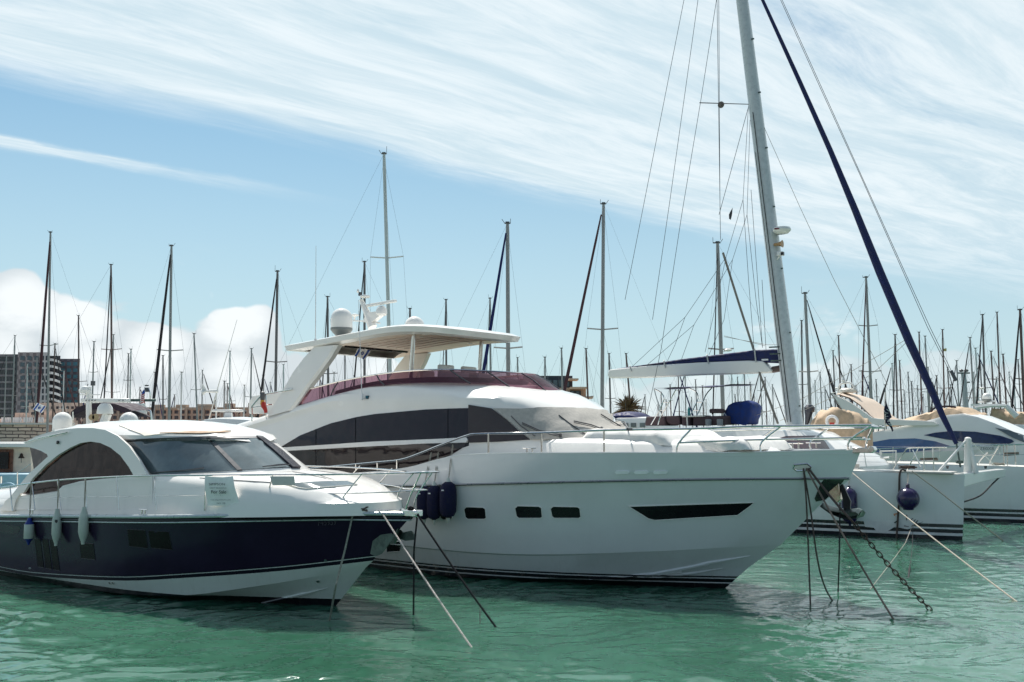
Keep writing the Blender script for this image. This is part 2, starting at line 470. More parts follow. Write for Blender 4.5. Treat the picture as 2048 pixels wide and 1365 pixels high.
def text(name, body, P, X, Y, size, m, parent, depth=.002, align='CENTER', sx=1.0):
    """lettering as real mesh: P centre, X reading direction, Y up"""
    cu = bpy.data.curves.new(name, 'FONT'); cu.body = body; cu.size = size; cu.extrude = depth
    cu.align_x = align; cu.align_y = 'CENTER'
    t = bpy.data.objects.new(name, cu); C.objects.link(t)
    dg = bpy.context.evaluated_depsgraph_get(); me = bpy.data.meshes.new_from_object(t.evaluated_get(dg))
    C.objects.unlink(t); bpy.data.objects.remove(t)
    X = Vector(X).normalized(); Y = (Vector(Y)-X*X.dot(Vector(Y))).normalized(); Z = X.cross(Y)
    M = Matrix(((X.x*sx, Y.x, Z.x, 0), (X.y*sx, Y.y, Z.y, 0), (X.z*sx, Y.z, Z.z, 0), (0, 0, 0, 1)))
    me.transform(Matrix.Translation(Vector(P)-rootloc(parent)) @ M)
    me.materials.clear(); me.materials.append(m)
    o = bpy.data.objects.new(name, me); C.objects.link(o)
    if parent: o.parent = parent
    return o

def hull(fr, levels, L, nt=26, mis=None, pw=1.5):
    """levels from the sheer down: (z(a), a0, b(a)); returns mesh builder"""
    mb = MB(); rows = []
    for i in range(nt+1):
        t = (i/nt)**pw; row = []
        for z, a0, bf in levels:
            a = a0+(L-a0)*t; row.append((a, bf(a) if i else 0.0, z(a)))
        rows.append(row)
    nl = len(levels)
    for sgn in (1, -1):
        for k in range(nl-1):
            mb.grid([[fr.w(r[k][0], sgn*r[k][1], r[k][2]), fr.w(r[k+1][0], sgn*r[k+1][1], r[k+1][2])] for r in rows], mis[k] if mis else 0)
    r = rows[-1]
    for k in range(nl-1):
        mb.add([fr.w(r[k][0], r[k][1], r[k][2]), fr.w(r[k+1][0], r[k+1][1], r[k+1][2]), fr.w(r[k+1][0], -r[k+1][1], r[k+1][2]), fr.w(r[k][0], -r[k][1], r[k][2])], [(0, 1, 2, 3)], mis[k] if mis else 0)
    return mb
def deckmesh(fr, z, a0, bf, L, drop=.03, camber=.06, inset=.01, nt=26):
    rows = []
    for i in range(nt+1):
        a = a0+.03+(L-a0-.03)*(i/nt)**1.5; B = max(bf(a)-inset, 0.005)
        rows.append([fr.w(a, B*q, z(a)-drop+camber*(1-q*q)) for q in (-1, -.6, -.2, .2, .6, 1)])
    return MB().grid(rows)
def bow(B, Lb, p=2.2, a0=0.0, taper=0.0, La=20.0):
    def f(a):
        u_ = max(0.0, min((a-a0)/Lb, 1)); b = B*(1-(1-u_)**p)
        if a > 12: b *= 1-taper*(a-12)/(La-12)
        return b
    return f
def ushell(fr, levels, a_end, nn=14, ns=14, cap=True):
    """house body from U-shaped plan curves: level = (z or z(a), a0, B, d[, b_aft])"""
    mb = MB(); rings = []
    for lv in levels:
        z, a0, B, d = lv[:4]; zf = z if callable(z) else (lambda a, z=z: z)
        ae = a_end if not callable(a_end) else a_end(len(rings)); pts = []
        for i in range(nn+1):
            ph_ = math.pi/2*i/nn; pts.append((a0+d*(1-math.cos(ph_)), B*math.sin(ph_)))
        for i in range(1, ns+1): pts.append((a0+d+(ae-a0-d)*i/ns, B))
        ring = [fr.w(a, b, zf(a)) for a, b in reversed(pts[1:])]+[fr.w(a, -b, zf(a)) for a, b in pts]
        rings.append(ring)
    mb.grid(rings)
    if cap:
        r = rings[-1]; m = len(r)
        mb.add(r, [(i, i+1, m-2-i, m-1-i) for i in range(m//2)])
    m = len(rings[0])
    mb.add([q for rg in rings for q in (rg[0], rg[-1])], [(2*i, 2*i+1, 2*i+3, 2*i+2) for i in range(len(rings)-1)])
    return mb
# ================================================================ WATER
def make_water():
    rng = np.random.RandomState(4)
    def axis(lo, hi, s0, c, gr):
        out = [c]; s = s0
        x = c
        while x < hi:
            x += s*(1+gr*abs(x-c)); out.append(x)
        x = c; left = []
        while x > lo:
            x -= s*(1+gr*abs(x-c)); left.append(x)
        return np.array(left[::-1]+out)
    ys = [5.0]; y = 5.0
    while y < 3000: y += max(.045, .0031*y) if y < 60 else .05*y; ys.append(y)
    ys = np.array([-60., -20, 0, 3]+ys)
    q = np.concatenate([-np.geomspace(40, .75, 16), np.linspace(-.68, .68, 760), np.geomspace(.75, 40, 16)])
    Xg, Yg = np.meshgrid(q, ys)
    Xg = Xg*np.maximum(Yg, 6.0)
    Z = np.zeros_like(Xg)
    fade = np.clip(1-(Yg-35)/30, 0, 1)*np.clip((Yg-4)/2, 0, 1)
    px_ = Xg+.35*np.sin(Yg*1.3+Xg*.4)+.22*np.sin(Xg*1.9-Yg*.9)
    py_ = Yg+.30*np.sin(Xg*1.1+Yg*.5)+.15*np.sin(Yg*2.7+Xg*1.3)
    for i in range(64):
        lam = .30*(3.6**(rng.rand()**1.5))
        th = rng.normal(0, .95)+math.pi/2+.12
        k = 2*math.pi/lam
        A = .0039*lam
        Z += A*np.sin(k*(np.cos(th)*px_+np.sin(th)*py_)+rng.rand()*6.28)
    # calmer and livelier patches drifting over the basin
    pat = .62+.38*np.sin(Xg*.37+1.3*np.sin(Yg*.23))*np.sin(Yg*.41+.9*np.sin(Xg*.31)+1.0)
    rgt = 1.0-.25*np.clip((Xg/np.maximum(Yg, 1)-.02)/.25, 0, 1)
    Z *= fade*pat*rgt
    ny, nx = Xg.shape
    me = bpy.data.meshes.new('harbour_water')
    co = np.stack([Xg, Yg, Z], -1).reshape(-1, 3).astype(np.float32)
    i = np.arange((ny-1)*(nx-1)); r, c = i//(nx-1), i % (nx-1); a = r*nx+c
    fi = np.stack([a, a+1, a+1+nx, a+nx], -1).astype(np.int32)
    me.vertices.add(len(co)); me.vertices.foreach_set('co', co.ravel())
    me.loops.add(fi.size); me.loops.foreach_set('vertex_index', fi.ravel())
    me.polygons.add(len(fi)); me.polygons.foreach_set('loop_start', np.arange(0, fi.size, 4, dtype=np.int32))
    me.update(calc_edges=True); me.shade_smooth()
    o = bpy.data.objects.new('harbour_water', me); C.objects.link(o); struct(o)
    m = bpy.data.materials.new('green_harbour_water'); m.use_nodes = True
    q = G(m.node_tree); b = m.node_tree.nodes['Principled BSDF']; t = q.n('ShaderNodeTexCoord').outputs['Object']
    n1 = q.noise(t, .22, 4, .6); n2 = q.noise(t, 1.3, 4, .6)
    c1 = q.mix(q.ss(n1, .35, .65), (.026, .086, .054, 1), (.050, .142, .096, 1))
    c2 = q.mix(q.m('MULTIPLY', q.ss(n2, .55, .75), .4), c1, (.05, .17, .105, 1))
    m.node_tree.links.new(c2, b.inputs['Base Color'])
    b.inputs['Roughness'].default_value = .03; b.inputs['IOR'].default_value = 1.33
    mp = q.n('ShaderNodeMapping'); mp.inputs['Scale'].default_value = (.75, 1.5, 1); m.node_tree.links.new(t, mp.inputs[0])
    h = q.m('ADD', q.noise(mp.outputs[0], 4.5, 1, .5), q.m('MULTIPLY', q.noise(mp.outputs[0], 9.0, 1, .5), .35))
    bn = q.n('ShaderNodeBump'); bn.inputs['Strength'].default_value = .25; bn.inputs['Distance'].default_value = .03; b.inputs['Specular IOR Level'].default_value = 1.0
    m.node_tree.nodes['Principled BSDF'].subsurface_method = 'BURLEY'; b.inputs['Subsurface Weight'].default_value = .75; b.inputs['Subsurface Radius'].default_value = (.35, 1.0, .75); b.inputs['Subsurface Scale'].default_value = .55
    m.node_tree.links.new(h, bn.inputs['Height']); m.node_tree.links.new(bn.outputs[0], b.inputs['Normal'])
    me.materials.append(m)
make_water()

# ================================================================ MAIN WHITE YACHT
M = Frame(6.6945, 19.2904, 36)
ML = 19.5
mb_s = bow(2.65, 9.0, 2.2, 0, .06)
sheer_z = lambda a: smooth(a, [(0, 2.87), (2.3, 2.80), (4.5, 2.78), (7.0, 2.74), (7.8, 2.69), (8.3, 2.60), (9.3, 2.38), (10.9, 2.22), (13, 2.08), (20, 1.95)])
rub_z = lambda a: smooth(a, [(.22, 2.34), (2.3, 2.31), (4.5, 2.24), (6.8, 2.14), (10.5, 1.97), (20, 1.8)])
lv = [(sheer_z, 0.0, mb_s),
      (lambda a: (sheer_z(a)+rub_z(a))/2, .10, bow(2.655, 9.0, 2.15, .10, .06)),
      (rub_z, .22, bow(2.66, 9.0, 2.1, .22, .06)),
      (lambda a: rub_z(a)-.05, .24, bow(2.63, 9.0, 2.1, .24, .06)),
      (lambda a: smooth(a, [(.82, 1.79), (4, 1.68), (9, 1.5), (20, 1.35)]), .82, bow(2.56, 8.4, 2.0, .82, .06)),
      (lambda a: smooth(a, [(1.25, 1.35), (4, 1.25), (9, 1.1), (20, 1.0)]), 1.25, bow(2.50, 7.8, 1.95, 1.25, .06)),
      (lambda a: smooth(a, [(1.62, .98), (4, .78), (6.8, .62), (10.5, .64), (20, .6)]), 1.62, bow(2.42, 7.6, 1.95, 1.62, .06)),
      (lambda a: smooth(a, [(1.66, .95), (4, .75), (6.8, .59), (10.5, .61), (20, .57)]), 1.66, bow(2.385, 7.6, 1.95, 1.66, .06)),
      (lambda a: smooth(a, [(2.3, .48), (4, .30), (6, .12), (9, 0.0), (20, -.05)]), 2.3, bow(2.16, 6.6, 1.7, 2.3, .05)),
      (lambda a: smooth(a, [(2.34, .45), (4, .27), (6, .09), (9, -.04), (20, -.08)]), 2.34, bow(2.08, 6.6, 1.7, 2.34, .05)),
      (lambda a: -.12, 2.98, bow(1.85, 6.5, 1.6, 2.98, .05)),
      (lambda a: -.8, 3.4, lambda a: .02)]
yacht = thing('motor_yacht', 'large white flybridge motor yacht in the centre, grey mesh cover over its windscreen', 'motor yacht', M.w(9, 0, 0))
hb = hull(M, lv, ML, 34)
h_ = hb.build('hull', hull_main, yacht, ang=16)
deckmesh(M, sheer_z, 0, mb_s, ML, drop=.07).build('deck', gel, yacht)
# cap rail along the sheer and steel rubbing strake
cap = MB()
for sgn in (1, -1):
    cap.tube([M.w(a, sgn*(mb_s(a)-.02), sheer_z(a)) for a in [x*.25 for x in range(1, 76)]], .022, 6)
cap.build('toe_rail', gel, yacht)
st = MB()
for sgn in (1, -1):
    st.tube([M.w(a, sgn*(bow(2.66, 9.0, 2.1, .22, .06)(a)+.004), rub_z(a)-.025) for a in [.24+x*.25 for x in range(0, 76)]], .024, 6)
st.build('rubbing_strake', mat('dull_steel', (.32, .31, .30), .3, metal=.9), yacht)
hs = surf_bvh(bvh_of(hb))
# ports in the topsides
def port(x0, y0, x1, y1):
    p = [(x0+5, y0), (x1-7, y0+1), (x1-2, y0+4), (x1, y1-3), (x1-4, y1), (x0+8, y1), (x0+3, y1-4), (x0, y0+5)]
    o = patch('porthole', p, hs, hole, yacht, .002, .006, 6, frame=gel, fr_r=.012)
for q in ((928, 1014, 973, 1039), (1030, 1012, 1085, 1037), (1101, 1013, 1162, 1037), (878, 1016, 905, 1040)): port(*q)
patch('porthole', [(772, 1085), (800, 1083), (804, 1086), (801, 1103), (774, 1105)], hs, hole, yacht, .002, .006, 6, frame=gel, fr_r=.012)
patch('hull_window', [(1257, 1013), (1380, 1009), (1508, 1005), (1500, 1013), (1475, 1031), (1310, 1041), (1297, 1038)], hs, hole, yacht, .002, .008, 12, frame=gel, fr_r=.013)
for x in (1230, 1268, 1306):
    patch('deck_scupper', [(x+3, 942), (x+25, 941), (x+30, 944), (x+26, 948), (x+3, 948.5), (x, 945)], hs, mat('sunlit_scupper_white', (.9, .9, .9), .3), yacht, .004, .02, 6)  # white colour stands for sunlit deck seen through the scupper
hz_ = patch('hawse_hole', [(1588, 930), (1614, 928), (1622, 934), (1618, 940), (1594, 942), (1587, 937)], hs, mat('sunlit_hawse_fill', (.75, .70, .64), .4), yacht, .002, .006, 5, frame=steel, fr_r=.018)  # pale colour stands for light seen through the hawse hole
patch('anchor_pocket', [(1650, 957), (1692, 955), (1676, 975), (1650, 999), (1632, 1003), (1629, 998), (1642, 966)], hs, mat('pocket_steel', (.13, .13, .12), .22, metal=.9), yacht, .003, .012, 8)
# spray rails near the forefoot
for pts_, rr in (([(1445, 1137), (1380, 1147), (1300, 1155), (1240, 1158), (1180, 1157)], .03), ([(1500, 1112), (1420, 1125), (1330, 1146), (1255, 1157)], .035)):
    L_ = [hs(*q) for q in dens(pts_, 20)[:-3]]
    L_ = [h[0]+h[1]*.005 for h in L_ if h]
    if len(L_) > 4: MB().tube(L_, [rr*min(1, .15+i/4) for i in range(len(L_))], 6).build('spray_rail', hull_main, yacht)
# foredeck coachroof
tz = lambda a: smooth(a, [(1.2, 2.84), (1.8, 2.96), (4.0, 3.04), (6.5, 3.06), (9, 3.05)])
ushell(M, [(lambda a: sheer_z(a)-.08, 1.5, 1.98, 4.6), (lambda a: tz(a)-.10, 1.7, 1.86, 4.6), (lambda a: tz(a)-.02, 1.85, 1.76, 4.6), (lambda a: tz(a)+.02, 2.1, 1.5, 4.2), (lambda a: tz(a)+.05, 2.6, .8, 3.5)], 8.2).build('coachroof', gel, yacht)
# deckhouse with flybridge moulding
Pz = lambda a: smooth(a, [(5.0, 3.45), (5.6, 3.69), (6.6, 4.05), (7.6, 4.30), (9.2, 4.40), (11.0, 4.36), (12.0, 4.24), (13.3, 4.0), (14.6, 3.74), (16.5, 3.36), (17.5, 3.2)])
zl = lambda z, k: (lambda a: min(z, Pz(a)-k))
hlv = [(2.0, 4.55, 2.20, 2.5), (2.9, 4.85, 2.14, 2.5), (3.05, 5.0, 2.12, 2.5), (zl(3.68, .38), 5.62, 2.0, 2.5), (zl(3.76, .33), 5.68, 1.995, 2.5),
       (zl(3.95, .22), 5.95, 2.02, 2.6), (zl(4.12, .12), 6.5, 1.97, 2.8), (zl(4.28, .05), 7.2, 1.88, 3.0), (zl(4.38, .02), 7.9, 1.72, 3.0), (zl(4.46, -.0), 8.5, 1.3, 2.5), (zl(4.50, -.02), 9.2, .6, 1.5)]
hb2 = ushell(M, hlv, 17.3, 18, 26)
hb2.build('superstructure', gel, yacht, ang=30)
Mplane = surf_plane(M.w(9, 2.12, 3), M.N)
ss_ = surf_bvh(bvh_of(hb2), Mplane)
# saloon windows: upper panes, white strip, lower panes
top_arch = [(563, 894), (600, 872), (660, 848), (705, 837), (713, 835), (750, 829), (850, 820), (897, 818), (938, 817)]
def uy(x): return interp(x, top_arch)
def strip_t(x): return interp(x, [(563, 896), (640, 891), (750, 884), (850, 880), (938, 876)])
def strip_b(x): return interp(x, [(563, 903), (640, 899), (750, 893), (850, 888), (935, 886)])
def low_b(x): return interp(x, [(560, 948), (711, 950), (813, 941), (900, 912), (932, 892)])
xa_ = [563+i*12.5 for i in range(31)]
patch('window_surround', [(x, uy(x)-.5) for x in xa_]+[(938, 886)]+[(x, low_b(x)) for x in reversed(xa_)], ss_, hole, yacht, .0, .003, 14)
for x0, x1 in ((566, 632), (635, 711), (714, 896), (898, 938)):
    xs_ = [x0+(x1-x0)*i/8 for i in range(9)]
    patch('side_window', [(x, uy(x)) for x in xs_]+[(x, strip_t(x)) for x in reversed(xs_)], ss_, glass_d, yacht, .004, .010, 14)
    if x0 < 890:
        x1b = x1 if x1 < 890 else 932
        xs_ = [x0+(x1b-x0)*i/8 for i in range(9)]
        patch('lower_window', [(x, strip_b(x)) for x in xs_]+[(x, low_b(x)) for x in reversed(xs_)], ss_, glass_d, yacht, .004, .010, 14)
xs_ = [563+i*12 for i in range(32)]
patch('window_moulding', [(x, strip_t(x)) for x in xs_]+[(938, 880), (934, 888)]+[(x, strip_b(x)) for x in reversed(xs_)], ss_, gel, yacht, .004, .05, 14)
# mesh covers
patch('side_mesh_cover', [(938, 810), (985, 818), (1012, 840), (1042, 866), (1060, 880), (1000, 884), (938, 886)], ss_, mesh_d, yacht, .01, .02, 12, uneven=.01)
cov = [(987, 818), (1040, 819), (1110, 818), (1170, 820), (1222, 825), (1240, 838), (1256, 856), (1236, 872), (1168, 878), (1120, 881), (1063, 881), (1045, 866), (1014, 840)]
patch('windscreen_cover', cov, surf_bvh(bvh_of(hb2)), mesh_g, yacht, .03, .02, 8, uneven=.02)
# wipers
def on(x, y, d): h = ss_(x, y); return h[0]+h[1]*d
for bl, arm in (([(1024, 835), (1043, 855), (1071, 875)], [(1046, 850), (1080, 866), (1120, 876)]),
                ([(1116, 834), (1140, 853), (1168, 872)], [(1145, 850), (1180, 858), (1200, 866)]),
                ([(1199, 833), (1220, 846), (1240, 858)], [(1225, 845), (1245, 852), (1262, 859)])):
    w_ = MB().tube([on(x, y, .06) for x, y in bl], .014, 6).build('wiper', alu_d, yacht)
    MB().tube([on(x, y, .10) for x, y in arm], .014, 6).tube([on(x, y+3, .10) for x, y in arm], .010, 6).tube([on(*arm[-1], -.02), on(*arm[-1], .14)], .03, 8).build('wiper_arm', alu_d, w_)
# flybridge windscreen
def scr(z0, a0, B, d, aend, n=16):
    pts = []
    for i in range(n+1):
        f_ = math.pi/2*i/n; pts.append((a0+d*(1-math.cos(f_)), B*math.sin(f_)))
    for i in range(1, 19): pts.append((a0+d+(aend-a0-d)*i/18, B))
    full = [(a, b) for a, b in reversed(pts[1:])]+[(a, -b) for a, b in pts]
    return [M.w(a, b, z0(a)) for a, b in full]
bz = lambda a: Pz(a)-.07
tzs = lambda a: smooth(a, [(7.8, 4.58), (9.0, 4.64), (10.3, 4.62), (12, 4.48), (13.4, 4.27)])
r0 = scr(bz, 7.15, 1.90, 2.6, 13.9); r1 = scr(lambda a: (bz(a)+tzs(a))/2, 7.5, 1.88, 2.6, 13.6); r2 = scr(tzs, 7.85, 1.84, 2.5, 13.3)
fs_ = MB().grid([r0, r1, r2]).build('flybridge_windscreen', burg, yacht)
MB().tube(r2, .022, 6).build('top_rail', steel, fs_)
for i in (6, 14, 24, 28, 33, 39, 43, 48, 58):
    if i < len(r0): MB().tube([r0[i], r1[i], r2[i]], .018, 6).build('mullion', alu_d, fs_)
# inner flybridge coaming, helm seat and console behind the screen
ushell(M, [(lambda a: Pz(a)-.06, 7.8, 1.70, 2.4), (lambda a: Pz(a)+.08, 8.1, 1.66, 2.4), (lambda a: Pz(a)+.09, 8.3, 1.3, 2.2)], 12.6).build('flybridge_lining', mat('fly_lining', (.16, .10, .10), .6), yacht)
for a_, b_ in ((9.6, .6), (9.6, -.3), (11.6, -1.0)):
    MB().box(M.w(a_, b_, 4.52), .55, .55, .25, (M.A, M.N, Vector((0, 0, 1)))).box(M.w(a_+.25, b_, 4.66), .12, .55, .34, (M.A, M.N, Vector((0, 0, 1)))).build('helm_seat', gel2, yacht, bevel=.04)
# hardtop
HT = lambda a: smooth(a, [(7.9, 5.48), (8.6, 5.58), (9.6, 5.70), (10.6, 5.72), (12.2, 5.60), (14.2, 5.44)])
def htop(levels, aend):
    rows = []
    for dz_, a0, B, d, k in levels:
        pts = []
        for i in range(15):
            f_ = math.pi/2*i/14; pts.append((a0+d*(1-math.cos(f_)), B*math.sin(f_)))
        for i in range(1, 13): pts.append((a0+d+(aend-k-a0-d)*i/12, B))
        rows.append([M.w(a, b, HT(a)+dz_) for a, b in reversed(pts[1:])]+[M.w(a, -b, HT(a)+dz_) for a, b in pts])
    return rows
rw = htop([(.06, 9.3, 1.1, 1.2, .5), (.035, 8.62, 1.75, 1.9, .1), (-.02, 8.42, 1.92, 2.1, 0), (-.15, 8.50, 1.91, 2.1, .08), (-.20, 8.8, 1.74, 1.9, .5)], 14.25)
ht = MB().grid(rw)
m_ = len(rw[0])
for r_ in (rw[0],): ht.add(r_, [(i, i+1, m_-2-i, m_-1-i) for i in range(m_//2)])
ht.add([q for rg in rw for q in (rg[0], rg[-1])], [(2*i, 2*i+1, 2*i+3, 2*i+2) for i in range(len(rw)-1)])
hto = ht.build('hardtop', gel, yacht, ang=40)
un = htop([(-.20, 8.8, 1.74, 1.9, .5), (-.16, 9.1, 1.55, 1.5, .8), (-.15, 9.2, 1.2, 1.2, 1.4)], 14.25)
um = MB().grid(un); um.add(un[-1], [(i, i+1, m_-2-i, m_-1-i) for i in range(m_//2)])
lin = um.build('ceiling_lining', beige, hto, ang=10)
for i in range(7):
    b_ = -1.05+i*.35
    MB().tube([M.w(a, b_, HT(a)-.155) for a in (9.3, 10, 10.8, 11.6, 12.4)], .012, 5).build('ceiling_seam', mat('seam', (.55, .42, .34), .6), hto)
MB().tube([M.w(12.75, b, HT(12.75)-.17) for b in (-1.2, -.4, .4, 1.2)], .03, 6).build('roof_slot', hole, hto)
for b_, a_ in ((1.35, 9.9), (.9, 10.4), (-1.3, 9.4), (-1.3, 10.6)):
    MB().lathe([(.07, 0), (.07, .02), (.05, .025)], M.w(a_, b_, HT(a_)-.20), 12).build('ceiling_lamp', steel, hto)
# raked arms
for sgn in (1, -1):
    def q(a, z, b=1.72): return M.w(a, sgn*b, z)
    arm = MB()
    rows = []
    for xa, ya, xb, yb, bo in ((534, 834, 582, 822, 2.02), (544, 817, 594, 806, 2.0), (565, 782, 617, 772, 1.96), (586, 745, 641, 741, 1.92), (608, 716, 660, 714, 1.88), (629, 694, 674, 690, 1.84)):
        a1, _, z1 = M.loc(M.p(xa, ya, bo)); a0_, _, z0_ = M.loc(M.p(xb, yb, bo)); bi = bo-.20
        rows.append([M.w(a1, sgn*bo, z1), M.w(a0_+.10, sgn*bo, z0_), M.w(a0_, sgn*(bo-.05), z0_), M.w(a0_, sgn*bi, z0_), M.w(a1, sgn*bi, z1)])
    arm.grid(rows, closed=True).build('hardtop_arm', gel2 if sgn < 0 else gel, yacht, ang=30)
    MB().tube([M.w(10.35, sgn*1.35, 4.3), M.w(10.25, sgn*1.35, HT(10.25)-.1)], .055, 12).build('hardtop_post', steel, yacht)
# satellite domes, radar mast
def radome(P, r, h, parent, name='satellite_dome', base=True):
    pr = [(r*.55, -.06), (r*.8, -.02), (r*.97, .02), (r, .08), (r, h-r)]+[(r*math.cos(x), h-r+r*math.sin(x)) for x in [i*math.pi/18 for i in range(1, 9)]]+[(.01, h)]
    o = MB().lathe(pr, P, 28).build(name, gel, parent)
    if base: MB().lathe([(r*.5, -.14), (r*.82, -.05), (r*1.01, .02), (r*1.012, .075), (r*.9, .08)], P, 28).build('dome_base', mat('dome_grey', (.20, .21, .20), .5), o)
    return o
Pd = M.p(683, 662, 1.0); radome(Pd, .285, .60, yacht)
radome(M.p(829, 652, -.8)+Vector((0, 0, -.1)), .27, .36, yacht)
MB().tube([M.p(745, 655, 0), M.p(735, 628, 0), M.p(722, 600, 0)], [.13, .10, .05], 8).build('radar_mast', gel, yacht)
RM = bpy.data.objects['radar_mast']
MB().slab([M.p(728, 645, 0), M.p(738, 626, 0), M.p(770, 622, 0), M.p(768, 628, 0), M.p(748, 645, 0)], M.N, .16).build('mast_bracket', gel, RM)
MB().lathe([(.11, 0), (.15, .05), (.15, .16), (.10, .24), (.05, .27)], M.p(763, 632, 0), 16).build('radar_pedestal', gel, RM)
sc_ = MB(); c0 = M.p(734, 612, 0); c1 = M.p(792, 602, 0); dv = (c1-c0).normalized(); up_ = Vector((0, 0, 1))
sc_.box((c0+c1)/2, (c1-c0).length, .10, .075, (dv, dv.cross(up_).normalized(), dv.cross(up_).cross(dv).normalized()))
sc_.build('radar_scanner', gel, RM, bevel=.02)
MB().tube([M.p(706, 642, 0), M.p(745, 643, 0)], .02, 6).tube([M.p(745, 644, 0), M.p(760, 647, 0)], .025, 6).build('crossbar', gel, RM)
MB().lathe([(.02, -.1), (.03, 0), (.12, .03), (.12, .06), (.05, .08)], M.p(709, 634, 0), 14).build('gps_puck', gel, RM)
MB().lathe([(.12, 0), (.14, .03), (.13, .06), (.04, .08)], M.p(730, 596, 0), 14).build('gps_puck', gel, RM)
MB().lathe([(.045, 0), (.05, .05), (.03, .1)], M.p(720, 592, 0), 10).build('navigation_lamp', alu_d, RM)
MB().lathe([(.02, 0), (.04, .04), (.02, .1)], M.p(716, 586, 0), 10).build('anchor_lamp', gel, RM)
# whip aerials
MB().tube([M.p(631, 684, 1.85), M.p(632, 492, 1.85)], [.014, .006], 6).tube([M.p(631, 690, 1.85), M.p(631, 678, 1.85)], .035, 8).build('whip_aerial', whiter, yacht)
MB().tube([M.p(724, 800, 2.05), M.p(717, 600, 2.05)], [.012, .006], 6).tube([M.p(724, 800, 2.08), M.p(724, 788, 2.06)], .03, 8).build('whip_aerial', whiter, yacht)
MB().box(M.p(734.5, 795, 2.02), .07, .05, .08, (M.A, M.N, up_)).build('side_light', mat('blue_lens', (.01, .08, .12), .2), yacht)
# searchlight and horn on the brow
MB().box(M.p(1024, 766, 0)+Vector((0, 0, .04)), .30, .22, .16, (M.A, M.N, up_), taper=.85).build('searchlight', gel2, yacht, bevel=.03)
hp = M.p(1053, 778, 0); hq = M.p(1078, 782, 0); hd = (hq-hp).normalized()
hx = hd.orthogonal().normalized()
MB().lathe([(.02, 0), (.02, .22), (.035, .28), (.07, .33)], hp, 12, ax=(hx, hd.cross(hx), hd)).lathe([(.02, 0), (.02, .18), (.035, .24), (.07, .29)], hp+Vector((.0, -.12, .02)), 12, ax=(hx, hd.cross(hx), hd)).build('horn', steel, yacht)
# handrails on the bow
def me_(x, y, ins=.08, z=3.1): return M.edge(x, y, mb_s, ins, z)
far = lambda x, y, ins=.08, z=3.1: M.edge(x, y, lambda a: -mb_s(a), -ins, z)
rail = [me_(560, 944, .1, 2.3), me_(595, 940, .1, 2.3), me_(740, 926, .1, 2.5), me_(800, 920, .1, 2.6), me_(840, 907), me_(880, 891), me_(932, 872), me_(960, 868), me_(1083, 866), me_(1208, 861), me_(1380, 858, .02), me_(1500, 853.5, 0), me_(1600, 852.5, -.02), me_(1680, 851.5, -.04), me_(1744, 851, -.06)]
tipP = M.w(-.42, 0, 3.30)
fr_rail = [M.w(a, -(mb_s(max(a, 0))+.04), interp(a, [(-.3, 3.30), (2.5, 3.26), (5.5, 3.18), (8, 3.1)])) for a in (.15, .5, 1.0, 2.0, 3.2, 4.5, 6, 8)]
MB().tube(ring_curve(rail+[M.w(-.30, .30, 3.30), tipP, M.w(-.30, -.30, 3.30)]+fr_rail, 4), .024, 8).build('guard_rail', steel, yacht)
lowr = [me_(1358, 886, .08, 2.95), me_(1480, 881), me_(1600, 878), me_(1675, 876.5), me_(1725, 875.5, 0)]
MB().tube(ring_curve(lowr+[M.w(-.12, .15, 3.07), M.w(-.12, -.15, 3.07)]+[M.w(a, -(mb_s(a)+.0), interp(a, [(0, 3.07), (5, 3.0)])) for a in (.3, .8, 1.6, 2.6, 4)], 4), .018, 8).build('guard_rail', steel, yacht)
def stan(*p, r=.02): MB().tube(ring_curve(list(p), 3), r, 8).build('stanchion', steel, yacht)
stan(me_(1083, 866), me_(1083, 908)); stan(me_(1208, 861), me_(1208, 907)); stan(me_(977, 868), me_(977, 909))
stan(me_(1383, 858, .02), me_(1357, 887), me_(1353, 906))
stan(me_(1563, 853, 0), me_(1524, 884), me_(1521, 904)); stan(me_(1744, 851, -.06), me_(1700, 880, .05), me_(1697, 902))
stan(M.w(-.30, .25, 3.30), me_(1734, 881, .0), me_(1731, 901, .05))
for a in (1.2, 2.6, 4.4, 6.4): stan(M.w(a-.35, -(mb_s(a)+.02), 3.28), M.w(a, -(mb_s(a)-.06), 3.02), M.w(a, -(mb_s(a)-.08), sheer_z(a)))
for x, y0, y1 in ((712, 929, 943), (755, 924, 941), (794, 921, 940)): stan(me_(x, y0, .1, 2.5), me_(x, y1, .1, 2.3), r=.022)
# canvas covers on the sunpads
def canvas_pad(a0, a1, bw, z0, z1, name):
    rows = []
    for i in range(15):
        a = a0+(a1-a0)*i/14; e = min(1, min(i, 14-i)/1.6); row = []
        for j in range(19):
            t = -1+2*j/18; s_ = abs(t)
            if s_ > .82: bb = math.copysign(bw*(1.0+.03*math.sin(i*1.9+j)), t); zz = z0+(z1-z0)*e*(1-(s_-.82)/.18)
            else: bb = t/.82*bw*.96; zz = z0+(z1-z0)*e*(1+.06*math.sin(t*3+i*.6))
            P = M.w(a, bb, zz); k = .035*noise.noise(P*2.2)+.02*noise.noise(P*6)
            row.append(P+Vector((0, 0, k)))
        rows.append(row)
    MB().grid(rows).build(name, canvas, yacht, ang=60)
canvas_pad(1.75, 3.35, 1.15, 2.85, 3.09, 'sunpad_cover')
canvas_pad(3.3, 5.6, 1.45, 2.92, 3.24, 'sunpad_cover')
